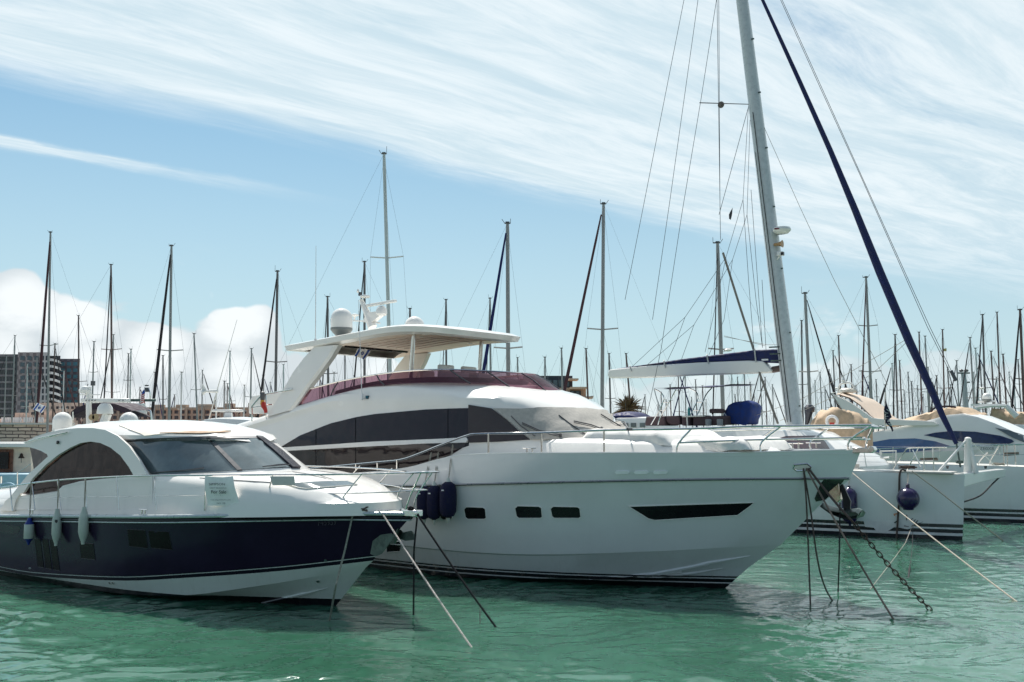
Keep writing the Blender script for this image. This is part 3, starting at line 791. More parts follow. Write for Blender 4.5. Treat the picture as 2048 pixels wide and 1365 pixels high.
# cleats, foredeck fittings
def cleat(fr, a, b, z, parent, s=1.0):
    MB().tube([fr.w(a-.15*s, b, z+.09*s), fr.w(a+.15*s, b, z+.09*s)], [.014, .014], 6).tube([fr.w(a-.06*s, b, z-.01), fr.w(a-.06*s, b, z+.09*s)], .016, 6).tube([fr.w(a+.06*s, b, z-.01), fr.w(a+.06*s, b, z+.09*s)], .016, 6).build('cleat', steel, parent)
cleat(M, 6.1, mb_s(6.1)-.06, sheer_z(6.1)+.01, yacht, 1.1)
cleat(M, 1.1, .5, 2.9, yacht); cleat(M, 1.1, -.5, 2.9, yacht)
# anchor hung from the stem
ak = MB()
ak.slab([M.p(*q, 0) for q in ((1664, 966), (1674, 958), (1680, 962), (1683, 1000), (1676, 1006), (1652, 982))], M.N, .16).build('anchor_chute', mat('copper_reflecting_steel', (.62, .50, .40), .16, metal=1.0), yacht, bevel=.01)
an = thing('anchor', 'galvanised plough anchor hanging under the bow of the white yacht', 'anchor', M.p(1700, 1020, 0))
MB().slab([M.p(*q, 0) for q in ((1676, 958), (1681, 958), (1702, 1003), (1700, 1026), (1688, 1024), (1686, 998))], M.N, .05).build('shank', mat('dark_shank', (.02, .018, .022), .4, metal=.5), an)
fl = MB()
fa = [M.p(*q, 0) for q in ((1647, 1009), (1662, 1016), (1680, 1020), (1700, 1022), (1718, 1020), (1724, 1024), (1720, 1032), (1705, 1036), (1688, 1032), (1668, 1024))]
fl.grid([[p+M.N*.22+Vector((0, 0, -.03)) for p in fa], [p+M.N*.05+Vector((0, 0, .03)) for p in fa], [p-M.N*.05+Vector((0, 0, .03)) for p in fa], [p-M.N*.22+Vector((0, 0, -.03)) for p in fa]], closed=True)
fl.slab(fa, M.N, .12)
fl.build('fluke', galv, an)
# bow roller
MB().box(M.w(-.05, 0, 2.86), .4, .16, .10, (M.A, M.N, up_)).tube([M.w(-.22, -.1, 2.88), M.w(-.22, .1, 2.88)], .06, 12).build('bow_roller', steel, yacht, bevel=.01)
# aft flybridge rail, covered locker and hanging lifesaving light
MB().tube(ring_curve([M.p(*q, 2.0) for q in ((503, 816), (505, 812), (523, 791), (530, 789), (562, 783), (585, 779))], 3), .02, 8).tube([M.p(*q, 2.0) for q in ((505, 815), (530, 811), (545, 809))], .014, 6).tube([M.p(504, 843, 2.0), M.p(504, 816, 2.0)], .02, 6).tube([M.p(533, 838, 2.0), M.p(532, 790, 2.0)], .02, 6).build('fly_rail', steel, yacht)
MB().slab([M.p(*q, 1.2) for q in ((514, 828), (514, 806), (522, 792), (560, 786), (590, 784), (590, 828))], M.N, .6).build('locker', gel, yacht, bevel=.03)
q0 = M.p(528, 804, 2.08)
lf = MB().lathe([(.03, -.02), (.06, 0), (.07, .12), (.05, .2), (.02, .22)], M.p(525, 800, 2.08), 12, 0).build('rescue_light', alu_d, yacht)
MB().lathe([(.05, -.14), (.06, -.12), (.05, 0)], M.p(525, 800, 2.08), 12).build('lens', yel, lf)
MB().tube([M.p(526, 805, 2.08), M.p(527, 812, 2.08), M.p(531, 820, 2.08), M.p(532, 826, 2.08)], [.05, .07, .05, .045], 8).build('float', red, lf)
# ================================================================ NAVY HULLED SPORTS CRUISER
B = Frame(-1.7847, 17.8625, 36)
BL = 13.6
b_s = bow(2.08, 6.4, 2.3, 0, .03)
bsh = lambda a: smooth(a, [(0, 1.74), (1.3, 1.74), (4.5, 1.60), (8.4, 1.42), (10.2, 1.33), (14, 1.22)])
bst = lambda a: smooth(a, [(.86, .95), (2.4, .73), (4.5, .50), (5.8, .37), (9.1, .19), (10.4, .20), (14, .3)])
blv = [(bsh, 0.0, b_s), (lambda a: bsh(a)-.03, .02, bow(2.06, 6.4, 2.3, .02, .03)),
       (lambda a: (bsh(a)*.6+bst(a)*.4), .34, bow(2.0, 6.2, 2.1, .34, .03)),
       (lambda a: bst(a)+.05, .82, bow(1.88, 5.9, 1.9, .82, .03)),
       (lambda a: bst(a)+.03, .84, bow(1.875, 5.9, 1.9, .84, .03)),
       (lambda a: bst(a)+.015, .85, bow(1.87, 5.9, 1.9, .85, .03)),
       (lambda a: bst(a), .86, bow(1.865, 5.9, 1.9, .86, .03)),
       (lambda a: bst(a)-.05, .90, bow(1.85, 5.9, 1.9, .90, .03)),
       (lambda a: smooth(a, [(1.05, .78), (1.8, .60), (3, .36), (4.5, .12), (7, .02), (14, 0)]), 1.05, bow(1.72, 5.4, 1.8, 1.05, .03)),
       (lambda a: smooth(a, [(1.07, .76), (1.8, .57), (3, .33), (4.5, .09), (7, -.01), (14, -.03)]), 1.08, bow(1.65, 5.4, 1.8, 1.08, .03)),
       (lambda a: -.05, 1.88, bow(1.52, 5.0, 1.6, 1.88, .03)), (lambda a: -.6, 2.4, lambda a: .02)]
stripe = mat('pale_pinstripe', (.62, .66, .62), .4)
navyb = mat('dark_boot_paint', (.010, .008, .018), .3)
cruiser = thing('sports_cruiser', 'navy blue hulled sports cruiser with arched white hardtop, for-sale sign on its rail', 'motor yacht', B.w(6, 0, 0))
bm_ = hull(B, blv, BL, 32, [0, 0, 0, 3, 1, 3, 2, 4, 4, 4, 2])
bm_.build('hull', [navy, stripe, navyb, navyb, hull_low], cruiser, ang=16)
bhs = surf_bvh(bvh_of(bm_))
deckmesh(B, lambda a: bsh(a)+.02, 0, b_s, BL, drop=0.0, camber=.05).build('deck', mat('sand_deck', (.60, .55, .47), .7, bump=.2), cruiser)
gw = MB()
for sgn in (1, -1):
    for dz_, rr, mi in ((.035, .038, 0), (-.035, .024, 1), (-.075, .014, 0)):
        gw.tube([B.w(a, sgn*(b_s(max(a, .02))+.006), bsh(a)+dz_) for a in [.0+x*.2 for x in range(0, 68)]], rr, 8, mi)
gw.build('rubbing_rail', [mat('silver_rail', (.50, .54, .55), .3, metal=.4), black], cruiser)
# side ports
for p in ([(255, 1059), (291, 1061), (296, 1097), (259, 1093)], [(297, 1062), (338, 1064), (345, 1100), (302, 1096)], [(160, 1086), (187, 1088), (191, 1120), (163, 1117)],
          [(70, 1078), (81, 1079), (88, 1136), (76, 1134)], [(85, 1078), (96, 1079), (104, 1139), (92, 1137)], [(100, 1079), (112, 1080), (120, 1142), (107, 1140)]):
    patch('hull_window', p, bhs, mat('dark_port_glass', (.012, .008, .010), .25, spec=.15), cruiser, .001, .004, 8, frame=navyb, fr_r=.006)
patch('vent_recess', [(0, 1048), (38, 1053), (41, 1056), (37, 1066), (26, 1068), (0, 1064)], bhs, navyb, cruiser, .001, .004, 8)
for p in ((636, 1163), (651, 1121), (220, 1166), (226, 1166)):
    h = bhs(*p)
    if h: MB().lathe([(.014, 0), (.03, .0), (.03, .012), (.012, .014)], h[0], 10, ax=(h[1].orthogonal().normalized(), h[1].cross(h[1].orthogonal().normalized()), h[1])).build('skin_fitting', steel, cruiser)
# registration number, dark on dark
h0 = bhs(633, 1046); h1 = bhs(675, 1044)
text('registration_number', '745959', (h0[0]+h1[0])/2+h0[1]*.008, h1[0]-h0[0], Vector((0, 0, 1)), .16, mat('number_ink', (.045, .038, .060), .6), cruiser, .002, sx=(h1[0]-h0[0]).length/.52)
h0 = bhs(56, 1137); h1 = bhs(66, 1137)
text('builder_mark', 'BIYY', (h0[0]+h1[0])/2+h0[1]*.012, h1[0]-h0[0], Vector((0, 0, 1)), .05, stripe, cruiser, .002)
sp_ = [bhs(*q) for q in dens([(655, 1176), (600, 1190), (545, 1203), (500, 1212)], 14)[:-2]]
sp_ = [h[0]+h[1]*.004 for h in sp_ if h]
if len(sp_) > 3: MB().tube(sp_, [.022*min(1, .2+i/4) for i in range(len(sp_))], 6).build('spray_rail', hull_low, cruiser)
# coachroof and lower cabin sides
ctop = lambda a: smooth(a, [(.6, 2.02), (1.0, 2.24), (1.6, 2.36), (2.6, 2.46), (4, 2.46), (6, 2.45), (9, 2.35), (11, 2.0), (12, 1.85)])
csd = lambda a: smooth(a, [(.5, 1.95), (1.2, 2.12), (2.5, 2.27), (4, 2.34), (5.6, 2.36), (8.2, 2.23), (9.5, 2.02), (10.6, 1.80), (12, 1.6)])
blo = ushell(B, [(lambda a: bsh(a)+.0, .50, 1.72, 3.6), (lambda a: bsh(a)+.22, .52, 1.68, 3.6), (lambda a: max(csd(a)-.12, bsh(a)+.25), .60, 1.60, 3.5), (lambda a: csd(a)-.02, .72, 1.52, 3.5), (lambda a: (csd(a)+ctop(a))/2, 1.0, 1.36, 3.4), (lambda a: ctop(a)-.02, 1.5, 1.0, 3.0), (lambda a: ctop(a), 2.2, .5, 2)], 12.2, 16, 24)
blo.build('cabin', gel, cruiser, ang=32)
cs_ = surf_bvh(bvh_of(blo))
# skylight, hatch, deck lines
patch('skylight', [(571, 969), (610, 966), (650, 964.5), (695, 964), (714, 971), (660, 975), (613, 979), (598, 977)], cs_, glass_g, cruiser, .004, .012, 8, frame=gel2, fr_r=.01)
for pts_ in ([(400, 957), (460, 962), (560, 967)], [(585, 945), (640, 952), (668, 961)], [(620, 941), (690, 950)]):
    L_ = [cs_(*q) for q in dens(pts_, 16)[:-1] if True]
    L_ = [h[0]+h[1]*.01 for h in L_ if h]
    if len(L_) > 2: MB().tube(L_, .006, 5).build('grab_seam', mat('grey_seam', (.3, .3, .3), .5), cruiser)
# hardtop house: windscreen and roof
rz = lambda a: smooth(a, [(4.0, 3.04), (4.6, 3.20), (5.4, 3.34), (6.4, 3.43), (8.2, 3.44), (9.2, 3.28), (9.95, 3.02), (10.6, 2.8), (11.4, 2.85)])
zk = lambda z, k: (lambda a: min(z, rz(a)-k))
bup = ushell(B, [(2.20, 2.85, 1.48, 2.8), (2.46, 3.02, 1.46, 2.8), (zk(3.02, .07), 4.12, 1.40, 2.6), (zk(3.06, .05), 4.06, 1.45, 2.6), (zk(3.14, .03), 4.18, 1.46, 2.6), (zk(3.26, .02), 4.7, 1.36, 2.5), (zk(3.36, .01), 5.2, 1.15, 2.4), (zk(3.42, 0), 5.8, .8, 2.0), (zk(3.46, -.01), 6.4, .4, 1.2)], (lambda k: 8.7 if k <= 1 else (9.3 if k == 2 else 9.95)), 18, 20)
bup.build('hardtop', gel, cruiser, ang=32)
us_ = surf_bvh(bvh_of(bup))
patch('windscreen', [(256, 885), (330, 881), (410, 879), (414, 879), (476, 941), (430, 944), (305, 951), (280, 918)], us_, glass_g, cruiser, .004, .012, 9)
patch('windscreen', [(420, 878.5), (470, 878), (516, 878), (545, 902), (580, 936), (530, 938), (484, 941)], us_, glass_g, cruiser, .004, .012, 9)
patch('windscreen_pillar', [(413, 878), (421, 878), (485, 942), (475, 943)], us_, alu_d, cruiser, .004, .035, 7)
patch('windscreen_pillar', [(512, 876), (524, 877), (562, 904), (600, 938), (584, 938), (545, 903)], us_, navyb, cruiser, .004, .05, 7)
patch('windscreen_header', [(248, 880), (330, 876.5), (420, 874), (516, 874), (520, 878), (420, 879), (330, 881), (254, 885)], us_, alu_d, cruiser, .002, .02, 7)
for bl in ([(310, 946), (370, 942), (410, 939)], [(525, 938), (556, 934), (572, 933)], [(536, 937), (560, 935), (578, 934)]):
    P_ = [us_(*q) for q in bl]; P_ = [h[0]+h[1]*.05 for h in P_ if h]
    if len(P_) > 1: MB().tube(P_, .012, 6).build('wiper', alu_d, cruiser)
patch('roof_hatch_cover', [(238, 852), (290, 846), (400, 845), (446, 851), (462, 862), (380, 866), (290, 872)], us_, mat('cream_sunroof', (.78, .71, .62), .6), cruiser, .004, .012, 10)
patch('hatch_edge_strap', [(320, 868), (380, 865), (440, 864), (462, 866), (400, 869)], us_, mat('tan_strap', (.45, .30, .2), .7), cruiser, .018, .01, 8)  # tan strip along the lower edge of the roof hatch cover
# great side arch: fitted in the leaning plane of the cabin side
P0 = B.w(8, 1.66, 1.9); P1 = B.w(8, 1.50, 3.2); upv = (P1-P0).normalized(); AN = B.A.cross(upv).normalized()
if AN.dot(B.N) < 0: AN = -AN
ap = surf_plane(P0, AN)
out_ = [(2, 1022), (18, 1003), (40, 975), (60, 950), (100, 914), (98, 909), (82, 900), (50, 893), (57, 884), (75, 874), (100, 866), (130, 860), (160, 857), (190, 857), (215, 861), (240, 873), (262, 893), (282, 920), (300, 952), (272, 953), (262, 935), (245, 912), (225, 896), (205, 887), (185, 884), (165, 887), (145, 896), (120, 911), (95, 931), (70, 957), (52, 985), (44, 988), (36, 1000), (30, 1023)]
patch('side_arch', out_, ap, gel, cruiser, .0, .05, 10)
patch('side_window', [(44, 988), (42, 976), (70, 952), (95, 929), (120, 909), (145, 894), (165, 885.5), (185, 882.5), (205, 885), (225, 894), (245, 910), (262, 934), (272, 954), (205, 960), (150, 966), (125, 980), (60, 989)], ap, glass_t, cruiser, -.03, .012, 10)
patch('aft_side_window', [(58, 894), (80, 902), (98, 912), (78, 930), (66, 940), (62, 915)], ap, glass_d, cruiser, -.03, .012, 9)
# behind the arched glass: dark saloon, plus added strips and bars imitating mirrored boats
sal = patch('saloon_interior', [(46, 988), (44, 974), (72, 950), (97, 928), (122, 908), (146, 893), (165, 886), (185, 883.5), (205, 886), (224, 895), (244, 911), (262, 936), (270, 953), (205, 959), (150, 965), (125, 979)], ap, mat('dark_saloon', (.05, .035, .035), .8, var=.5, vscale=2), cruiser, -.085, .015, 10)
for x, w_, y0, y1 in ((84, 4, 944, 975), (107, 5, 925, 972), (137, 6, 902, 962), (147, 4, 898, 950), (163, 5, 890, 962), (181, 4, 890, 948), (203, 6, 893, 956), (222, 4, 902, 950), (240, 5, 918, 953)):
    patch('reflection_strip', [(x, y0), (x+w_, y0), (x+w_-6, y1), (x-6, y1)], ap, mat('tan_reflection', (.42, .32, .26), .8, var=.4, vscale=9), sal, -.07, .012, 10)
for p in ([(120, 937), (175, 934), (175, 940), (120, 943)], [(178, 938), (196, 937), (197, 957), (177, 958)], [(204, 938), (222, 937), (224, 955), (203, 956)], [(184, 903), (216, 905), (216, 911), (186, 910)], [(60, 968), (110, 962), (118, 968), (64, 976)], [(222, 915), (240, 917), (241, 922), (224, 922)]):
    patch('reflection_bar', p, ap, mat('pale_reflection', (.62, .52, .46), .7, var=.2), sal, -.066, .02, 8)
# lower side moulding with the flared aft shoulder
patch('cabin_side', [(4, 1020), (10, 1003), (25, 992), (44, 992), (70, 990), (112, 985), (126, 972), (160, 963), (205, 958), (305, 951), (305, 1020)], ap, gel, cruiser, -.03, .036, 12)
MB().tube([ap(*q)[0]+AN*.10 for q in dens([(57, 887), (90, 877), (142, 866)], 15)[:-2]]+[ap(142, 866)[0]+AN*.08], .012, 6).build('grab_rail', steel, cruiser)
h = ap(122, 886); MB().lathe([(.04, 0), (.04, .02), (.02, .025)], h[0]+AN*.07, 12, ax=(B.A, upv, AN)).build('side_lamp', hole, cruiser)
# pulpit and guard rails
def be(x, y, ins=.06, z=2.2): return B.edge(x, y, b_s, ins, z, 14)
def bf(x, y, ins=.06, z=2.2): return B.edge(x, y, lambda a: -b_s(a), -ins, z, 14)
tr = [be(-60, 985), be(0, 976), be(100, 962), be(200, 955), be(300, 951.5), be(420, 951), be(540, 950), be(640, 949.5), be(720, 948.5, .0), be(790, 947, -.05)]
MB().tube(ring_curve(tr+[B.w(-.42, .22, 2.52), B.w(-.50, 0, 2.52), B.w(-.42, -.22, 2.52)]+[B.w(a, -(b_s(max(a, 0))+.02), 2.50-.012*a) for a in (.1, .5, 1.2, 2.2, 3.4, 5, 7)], 4), .017, 8).build('guard_rail', steel, cruiser)
mr = [be(420, 991), be(540, 989), be(640, 988), be(720, 986.5), be(780, 984.5, -.02)]
MB().tube(ring_curve(mr+[B.w(-.22, .14, 2.2), B.w(-.27, 0, 2.2), B.w(-.22, -.14, 2.2)]+[B.w(a, -(b_s(a)-.02), 2.2) for a in (.3, .7, 1.3, 2.2)], 4), .012, 8).build('guard_rail', steel, cruiser)
MB().tube([be(0, 997), be(200, 994), be(420, 991)], .004, 5).build('guard_wire', steel, cruiser)
def bst_(*p): MB().tube(ring_curve(list(p), 3), .013, 8).build('stanchion', steel, cruiser)
bst_(be(20, 974), be(25, 1022)); bst_(be(64, 967), be(70, 1020)); bst_(be(115, 961), be(122, 1021)); bst_(be(170, 957), be(174, 1021)); bst_(be(233, 954), be(238, 1021)); bst_(be(307, 951.5), be(313, 1021))
bst_(be(412, 951), be(409, 1022)); bst_(be(546, 950), be(533, 1000), be(532, 1022)); bst_(be(724, 949, .0), be(681, 1002), be(679, 1022))
bst_(B.w(-.40, .2, 2.52), B.w(-.12, .16, 2.1), B.w(.0, .14, 1.86)); bst_(B.w(-.25, -.3, 2.52), B.w(.05, -.22, 2.1), B.w(.12, -.2, 1.86))
for a in (.7, 1.9, 3.3): bst_(B.w(a-.35, -(b_s(a)+.02), 2.5), B.w(a, -(b_s(a)-.06), 2.1), B.w(a, -(b_s(a)-.08), 1.75))
cleat(B, 1.0, b_s(1.0)-.02, bsh(1)+.09, cruiser, .8); cleat(B, 5.0, b_s(5)-.03, bsh(5)+.09, cruiser, .8); cleat(B, 8.9, b_s(8.9)-.03, bsh(8.9)+.09, cruiser, .8)
# stem fitting and anchor
MB().box(B.w(-.02, 0, 1.79), .36, .20, .12, (B.A, B.N, up_)).build('bow_roller', steel, cruiser, bevel=.02)
ank = thing('anchor', 'green-grey plough anchor against the stem of the navy cruiser', 'anchor', B.p(780, 1085, .0))
MB().slab([B.p(*q, .0) for q in ((795, 1040), (803, 1040), (790, 1088), (778, 1088))], B.N, .05).build('shank', galv, ank)
k1 = [B.p(*q, .34) for q in ((741, 1108), (746, 1082), (762, 1070), (783, 1067), (788, 1074), (764, 1108), (752, 1113))]
k2 = [B.p(*q, -.1) for q in ((783, 1074), (800, 1060), (806, 1066), (822, 1062), (828, 1068), (829, 1080), (812, 1082), (800, 1078), (786, 1086))]
MB().slab(k1, B.N+B.A*-.4, .03).slab(k2, B.N*.6+B.A*.8, .03).build('fluke', galv, ank)
# rope coils on the foredeck cleats
def coil(P, r, n, m, name, label, group=None, z=.0):
    mb = MB()
    for k in range(n):
        rr = r*(1-.12*(k % 3)); cx = P+Vector((random.uniform(-.03, .03), random.uniform(-.03, .03), z+.018*k*.6))
        mb.tube([cx+B.A*(math.cos(t)*rr)+B.N*(math.sin(t)*rr*.55)+Vector((0, 0, .01*math.sin(3*t+k))) for t in [i*math.pi/8 for i in range(17)]], .012, 6)
    return tag(mb.build(name, m), label, 'rope', group)
random.seed(3)
coil(B.edge(722, 1021, b_s, .1, 1.75, 14), .17, 6, rope_b, 'rope_coil', 'brown rope coil on the foredeck edge of the navy cruiser')
coil(B.w(-.02, .03, 1.83), .06, 7, rope_k, 'rope_knot', 'black rope knotted over the bow roller of the navy cruiser', z=0)
# for-sale banner and folded grey board on the rail
ban = thing('sale_banner', 'white For Sale banner tied to the guard rail of the navy cruiser', 'banner', be(437, 975))
bsf = lambda x, y: (B.edge(x, y, b_s, -.03, 2.1, 14)+B.N*.012*math.sin((x-410)*.12)+B.N*.02*math.sin((y-950)*.08), B.N)
patch('cloth', [(411, 952), (425, 954), (445, 955), (467, 953), (470, 965), (476, 995), (478, 1013), (445, 1012), (414, 1012), (412, 985)], bsf, mat('banner_vinyl', (.88, .87, .85), .6), ban, .0, .003, 6)
def btext(s_, x, y, wpx, size, m, x0=None):
    a_, b__ = B.edge(x-wpx/2, y, b_s, -.05, 2.1, 14), B.edge(x+wpx/2, y, b_s, -.05, 2.1, 14)
    t = text('lettering', s_, (a_+b__)/2+B.N*.02, b__-a_, up_, size, m, ban, .001)
    wd = max(v_.co.dot((b__-a_).normalized()) for v_ in t.data.vertices)-min(v_.co.dot((b__-a_).normalized()) for v_ in t.data.vertices)
    k = (b__-a_).length/max(wd, .01); X = (b__-a_).normalized(); c_ = (a_+b__)/2-rootloc(ban)
    for v_ in t.data.vertices:
        d = (v_.co-c_).dot(X); v_.co += X*d*(k-1)
ink = mat('black_ink', (.01, .01, .015), .6); inkg = mat('grey_ink', (.25, .24, .24), .6)
btext('SIMPSON', 436, 969, 32, .06, inkg); btext('YACHT BROKERAGE', 438, 976.5, 34, .028, inkg); btext('For Sale', 439, 984.5, 30, .085, ink)
btext('- - -  ! -', 439, 991, 16, .03, inkg); btext('www.simpsonmarine.com', 443, 1000, 40, .030, inkg); btext('NO 108', 444, 1007, 17, .04, inkg)
brd = patch('folded_board', [(541, 953), (588, 953), (591, 971), (546, 971)], lambda x, y: (B.edge(x, y, b_s, .02, 2.3, 14), B.N), mat('board_grey', (.62, .60, .56), .6), None, .0, .012, 8)
tag(brd, 'small blank pale grey board hung on the foredeck rail of the navy cruiser', 'board')

# ================================================================ FENDERS
def fender(P, r, L, m, kind, label, group, topm=None, rp=None, tilt=0.0):
    t = thing('fender', label, 'fender', P, group)
    if kind == 'cloth': pr = [(.03, 0), (.05, .03), (r*.7, .06), (r*.97, .16), (r, .3), (r, L-.3), (r*.97, L-.16), (r*.75, L-.05), (r*.35, L), (.03, L+.01)]
    elif kind == 'ball': pr = [(.02, 0), (r*.45, .0)]+[(r*math.cos(x), r+r*math.sin(x)) for x in [-1.05+i*.2 for i in range(12)]]+[(.055, 2*r+.0), (.05, 2*r+.10), (.02, 2*r+.12)]
    else: pr = [(.02, 0), (.035, .0), (.04, .05), (r*.75, .14), (r, .24), (r, L-.24), (r*.75, L-.14), (.045, L-.05), (.04, L), (.02, L)]
    if kind == 'blue_end':
        pr = [(r*.9, .12), (r, .14), (r, L-.14), (r*.9, L-.12)]
    ax = (Vector((1, 0, 0)), Vector((0, 1, 0)), Vector((tilt, 0, 1)).normalized())
    MB().lathe(pr, P, 20, ax=ax).build('body', m, t)
    if kind == 'blue_end':
        MB().lathe([(.02, 0), (.03, .03), (r*.5, .08), (r*.95, .125), (r*.95, .14)], P, 20).lathe([(r*.95, L-.14), (r*.95, L-.125), (r*.5, L-.05), (.035, L), (.02, L)], P, 20).build('end_cap', topm, t)
    if kind == 'cloth':
        MB().lathe([(.07, L-.02), (.04, L+.05), (.02, L+.09)], P, 10, ax=ax).lathe([(.02, -.09), (.035, -.04), (.05, .02)], P, 10, ax=ax).build('eye', fend_w, t)
        MB().box(P+Vector((0, 0, L*.78))+B.N*(r+.0), .06, .012, .025, (B.A, B.N, up_)).build('white_tab', whiter, t)
    if rp:
        top_ = P+Vector((0, 0, L if kind != 'ball' else 2*r+.1))
        MB().tube([top_, (top_+rp)/2+B.A*.01, rp], .008, 6).tube([top_, (top_+rp)/2+B.A*-.03, rp+B.A*-.02], .006, 5).build('lanyard', rope_w, t)
    return t
gN = 'navy cloth fenders on the white yacht'
for (x, yb, yt, r, xr, lab) in ((848, 1041, 972, .165, 862, 'navy cloth fender on the white yacht, hanging lowest and leftmost of three'),
                                (868, 1042, 971, .165, 876, 'navy cloth fender on the white yacht, between the other two'),
                                (896, 1038, 964, .185, 905, 'fattest navy cloth fender on the white yacht, nearest the small portholes')):
    h = hs(x, (yb+yt)/2)[0]+M.N*(r+.02)
    P = M.p(x, yb, M.loc(h)[1]); T = M.p(x, yt, M.loc(h)[1]); L = T.z-P.z
    fender(P, r, L, navyf, 'cloth', lab, gN, rp=me_(xr, 905 if xr < 890 else 890))
gW = 'white fenders on the navy cruiser'
for (x, yb, yt, r, kd, lab) in ((57, 1090, 1036, .10, 'blue_end', 'short white cylinder fender with blue ends on the navy hull'),
                                (112, 1092, 1018, .095, 'x', 'long white sausage fender beside the blue-ended fender, marked with a small shield'),
                                (166, 1089, 1014, .10, 'x', 'long plain white sausage fender on the navy hull, farthest from the stern')):
    h = bhs(x, (yb+1045)/2)[0]+B.N*(r+.02); bb = B.loc(h)[1]
    P = B.p(x, yb, bb); T = B.p(x, yt, bb)
    fender(P, r, T.z-P.z, fend_w, kd, lab, gW, fend_b, rp=be(x+5, 963 if x < 100 else 958, .0))
h = bhs(112, 1045)
MB().slab([B.p(*q, B.loc(bhs(112, 1045)[0])[1]+.215) for q in ((110, 1040), (115, 1040), (115, 1044), (112.5, 1047), (110, 1044))], B.N, .008).build('shield_mark', ink, [o for o in bpy.data.objects if o.name.startswith('fender') and 'shield' in o.get('label', '')][0])
# ================================================================ CATAMARAN
K = Frame(13.35, 29.7, 36)
cat = thing('sailing_catamaran', 'big white sailing catamaran with three black waterline stripes and a tall raked mast', 'catamaran', K.w(6, -3.6, 0))
def chull(fr, L):
    zz = lambda a: smooth(a, [(0, 1.90), (5, 1.98), (16, 1.9)])
    B1 = bow(1.15, 6.5, 1.7)
    m = hull(fr, [(zz, 0.0, B1), (lambda a: 1.75, .02, bow(1.17, 6.4, 1.7)), (lambda a: 1.2, .05, bow(1.17, 6.4, 1.65)), (lambda a: .6, .09, bow(1.13, 6.3, 1.6)), (lambda a: .45, .10, bow(1.11, 6.3, 1.6)),
                   (lambda a: 0.0, .14, bow(1.0, 6.2, 1.6)), (lambda a: -.5, .4, lambda a: .05)], L, 26)
    return m, zz, B1
FH = Frame(*(K.w(-1.5, -7.2, 0))[:2], 36)
km, kz, kb = chull(K, 15.5); km.build('hull', hull_cat, cat, ang=20)
fm, fz, fb = chull(FH, 16.5); fm.build('hull', hull_cat, cat, ang=20)
deckmesh(K, kz, 0, kb, 15.5, drop=-.01, camber=.04).build('deck', gel2, cat); deckmesh(FH, fz, 0, fb, 16.5, drop=-.01, camber=.04).build('deck', gel2, cat)
ks = surf_bvh(bvh_of(km))
patch('painted_band_gap', [(1727, 1041), (1826, 1041), (1829, 1055), (1815, 1059), (1790, 1054), (1776, 1062), (1765, 1065), (1752, 1062), (1748, 1056), (1730, 1054)], ks, mat('white_patch_paint', (.74, .74, .74), .35), cat, .001, .003, 8)
def strokes(lst):
    for i, (x0, y0, x1, y1, w_) in enumerate(lst):
        a_, b_ = ks(x0, y0), ks(x1, y1)
        MB().tube([a_[0]+a_[1]*.006, b_[0]+b_[1]*.006], [w_, w_*.5], 6).build('script_lettering', black, cat)
strokes([(1813, 1030, 1813, 1041, .02), (1820, 1042, 1826, 1037, .018), (1826, 1045, 1831, 1039, .018), (1831, 1047, 1836, 1041, .018), (1822, 1053, 1846, 1044, .008), (1789, 1046, 1798, 1040, .02), (1808, 1052, 1818, 1054, .015)])
patch('orange_mark', [(1787, 1028), (1794, 1027), (1795, 1029), (1789, 1030), (1792, 1033), (1788, 1032)], ks, mat('orange_paint', (.6, .2, .05), .5), cat, .002, .003, 4)
KZ = up_
ax_ = (K.A, K.N, KZ)
# bridge deck and coachroof
rt = lambda a: smooth(a, [(3.0, 2.3), (4.2, 2.8), (5.5, 3.12), (7.5, 3.22), (12, 3.2)])
CO = K.w(0, -3.6, 0); KC = Frame(CO.x, CO.y, 36)
cr = ushell(KC, [(1.2, 3.2, 3.3, 2.5), (2.0, 3.3, 3.2, 2.4), (lambda a: min(2.25, rt(a)-.1), 3.5, 2.9, 2.3), (lambda a: min(2.95, rt(a)-.06), 4.9, 2.45, 2.2), (lambda a: rt(a), 5.1, 2.3, 2.2), (lambda a: rt(a)+.05, 5.8, 1.5, 1.6)], 14, 14, 14)
cr.build('coachroof', gel, cat, ang=30)
crs = surf_bvh(bvh_of(cr))
patch('front_window', [(1541, 882), (1572, 873), (1635, 872), (1650, 884), (1659, 898), (1560, 898)], crs, mat('plum_glass', (.05, .02, .03), .08, spec=.9), cat, .004, .01, 8)
patch('side_window', [(1380, 880), (1478, 874), (1478, 884), (1384, 890)], crs, glass_g, cat, .004, .01, 8)
# cross beam, striker and struts
e0 = K.w(.55, -.35, 1.78); e1 = K.p(2003, 944, -5.6)
dv = (e1-e0).normalized(); sd_ = dv.cross(up_).normalized(); uu = sd_.cross(dv)
cb = MB(); rows = []
for t_, h_b in ((0, .46), (.5, .34), (1, .26)):
    c = e0.lerp(e1, t_); rows.append([c+sd_*.14+uu*.10, c-sd_*.14+uu*.10, c-sd_*.12-uu*(h_b-.10), c+sd_*.12-uu*(h_b-.10)])
cb.grid(rows, closed=True).add(rows[-1], [(0, 1, 2, 3)]).add(rows[0], [(3, 2, 1, 0)])
cb.build('crossbeam', gel, cat, bevel=.02)
S1 = K.p(1936, 948, -2.4); S2 = K.p(1936, 877, -2.4)
MB().tube([S1-up_*.1, S1, S2, S2+up_*.04], [.14, .13, .10, .04], 12).tube([S1+K.A*-.25, S2], [.08, .06], 8).build('seagull_striker', gel, cat)
MB().tube([K.p(1875, 946, -1.6), S2], .04, 8).tube([S2, K.p(1990, 932, -4.5)], .012, 6).build('strut', gel, cat)
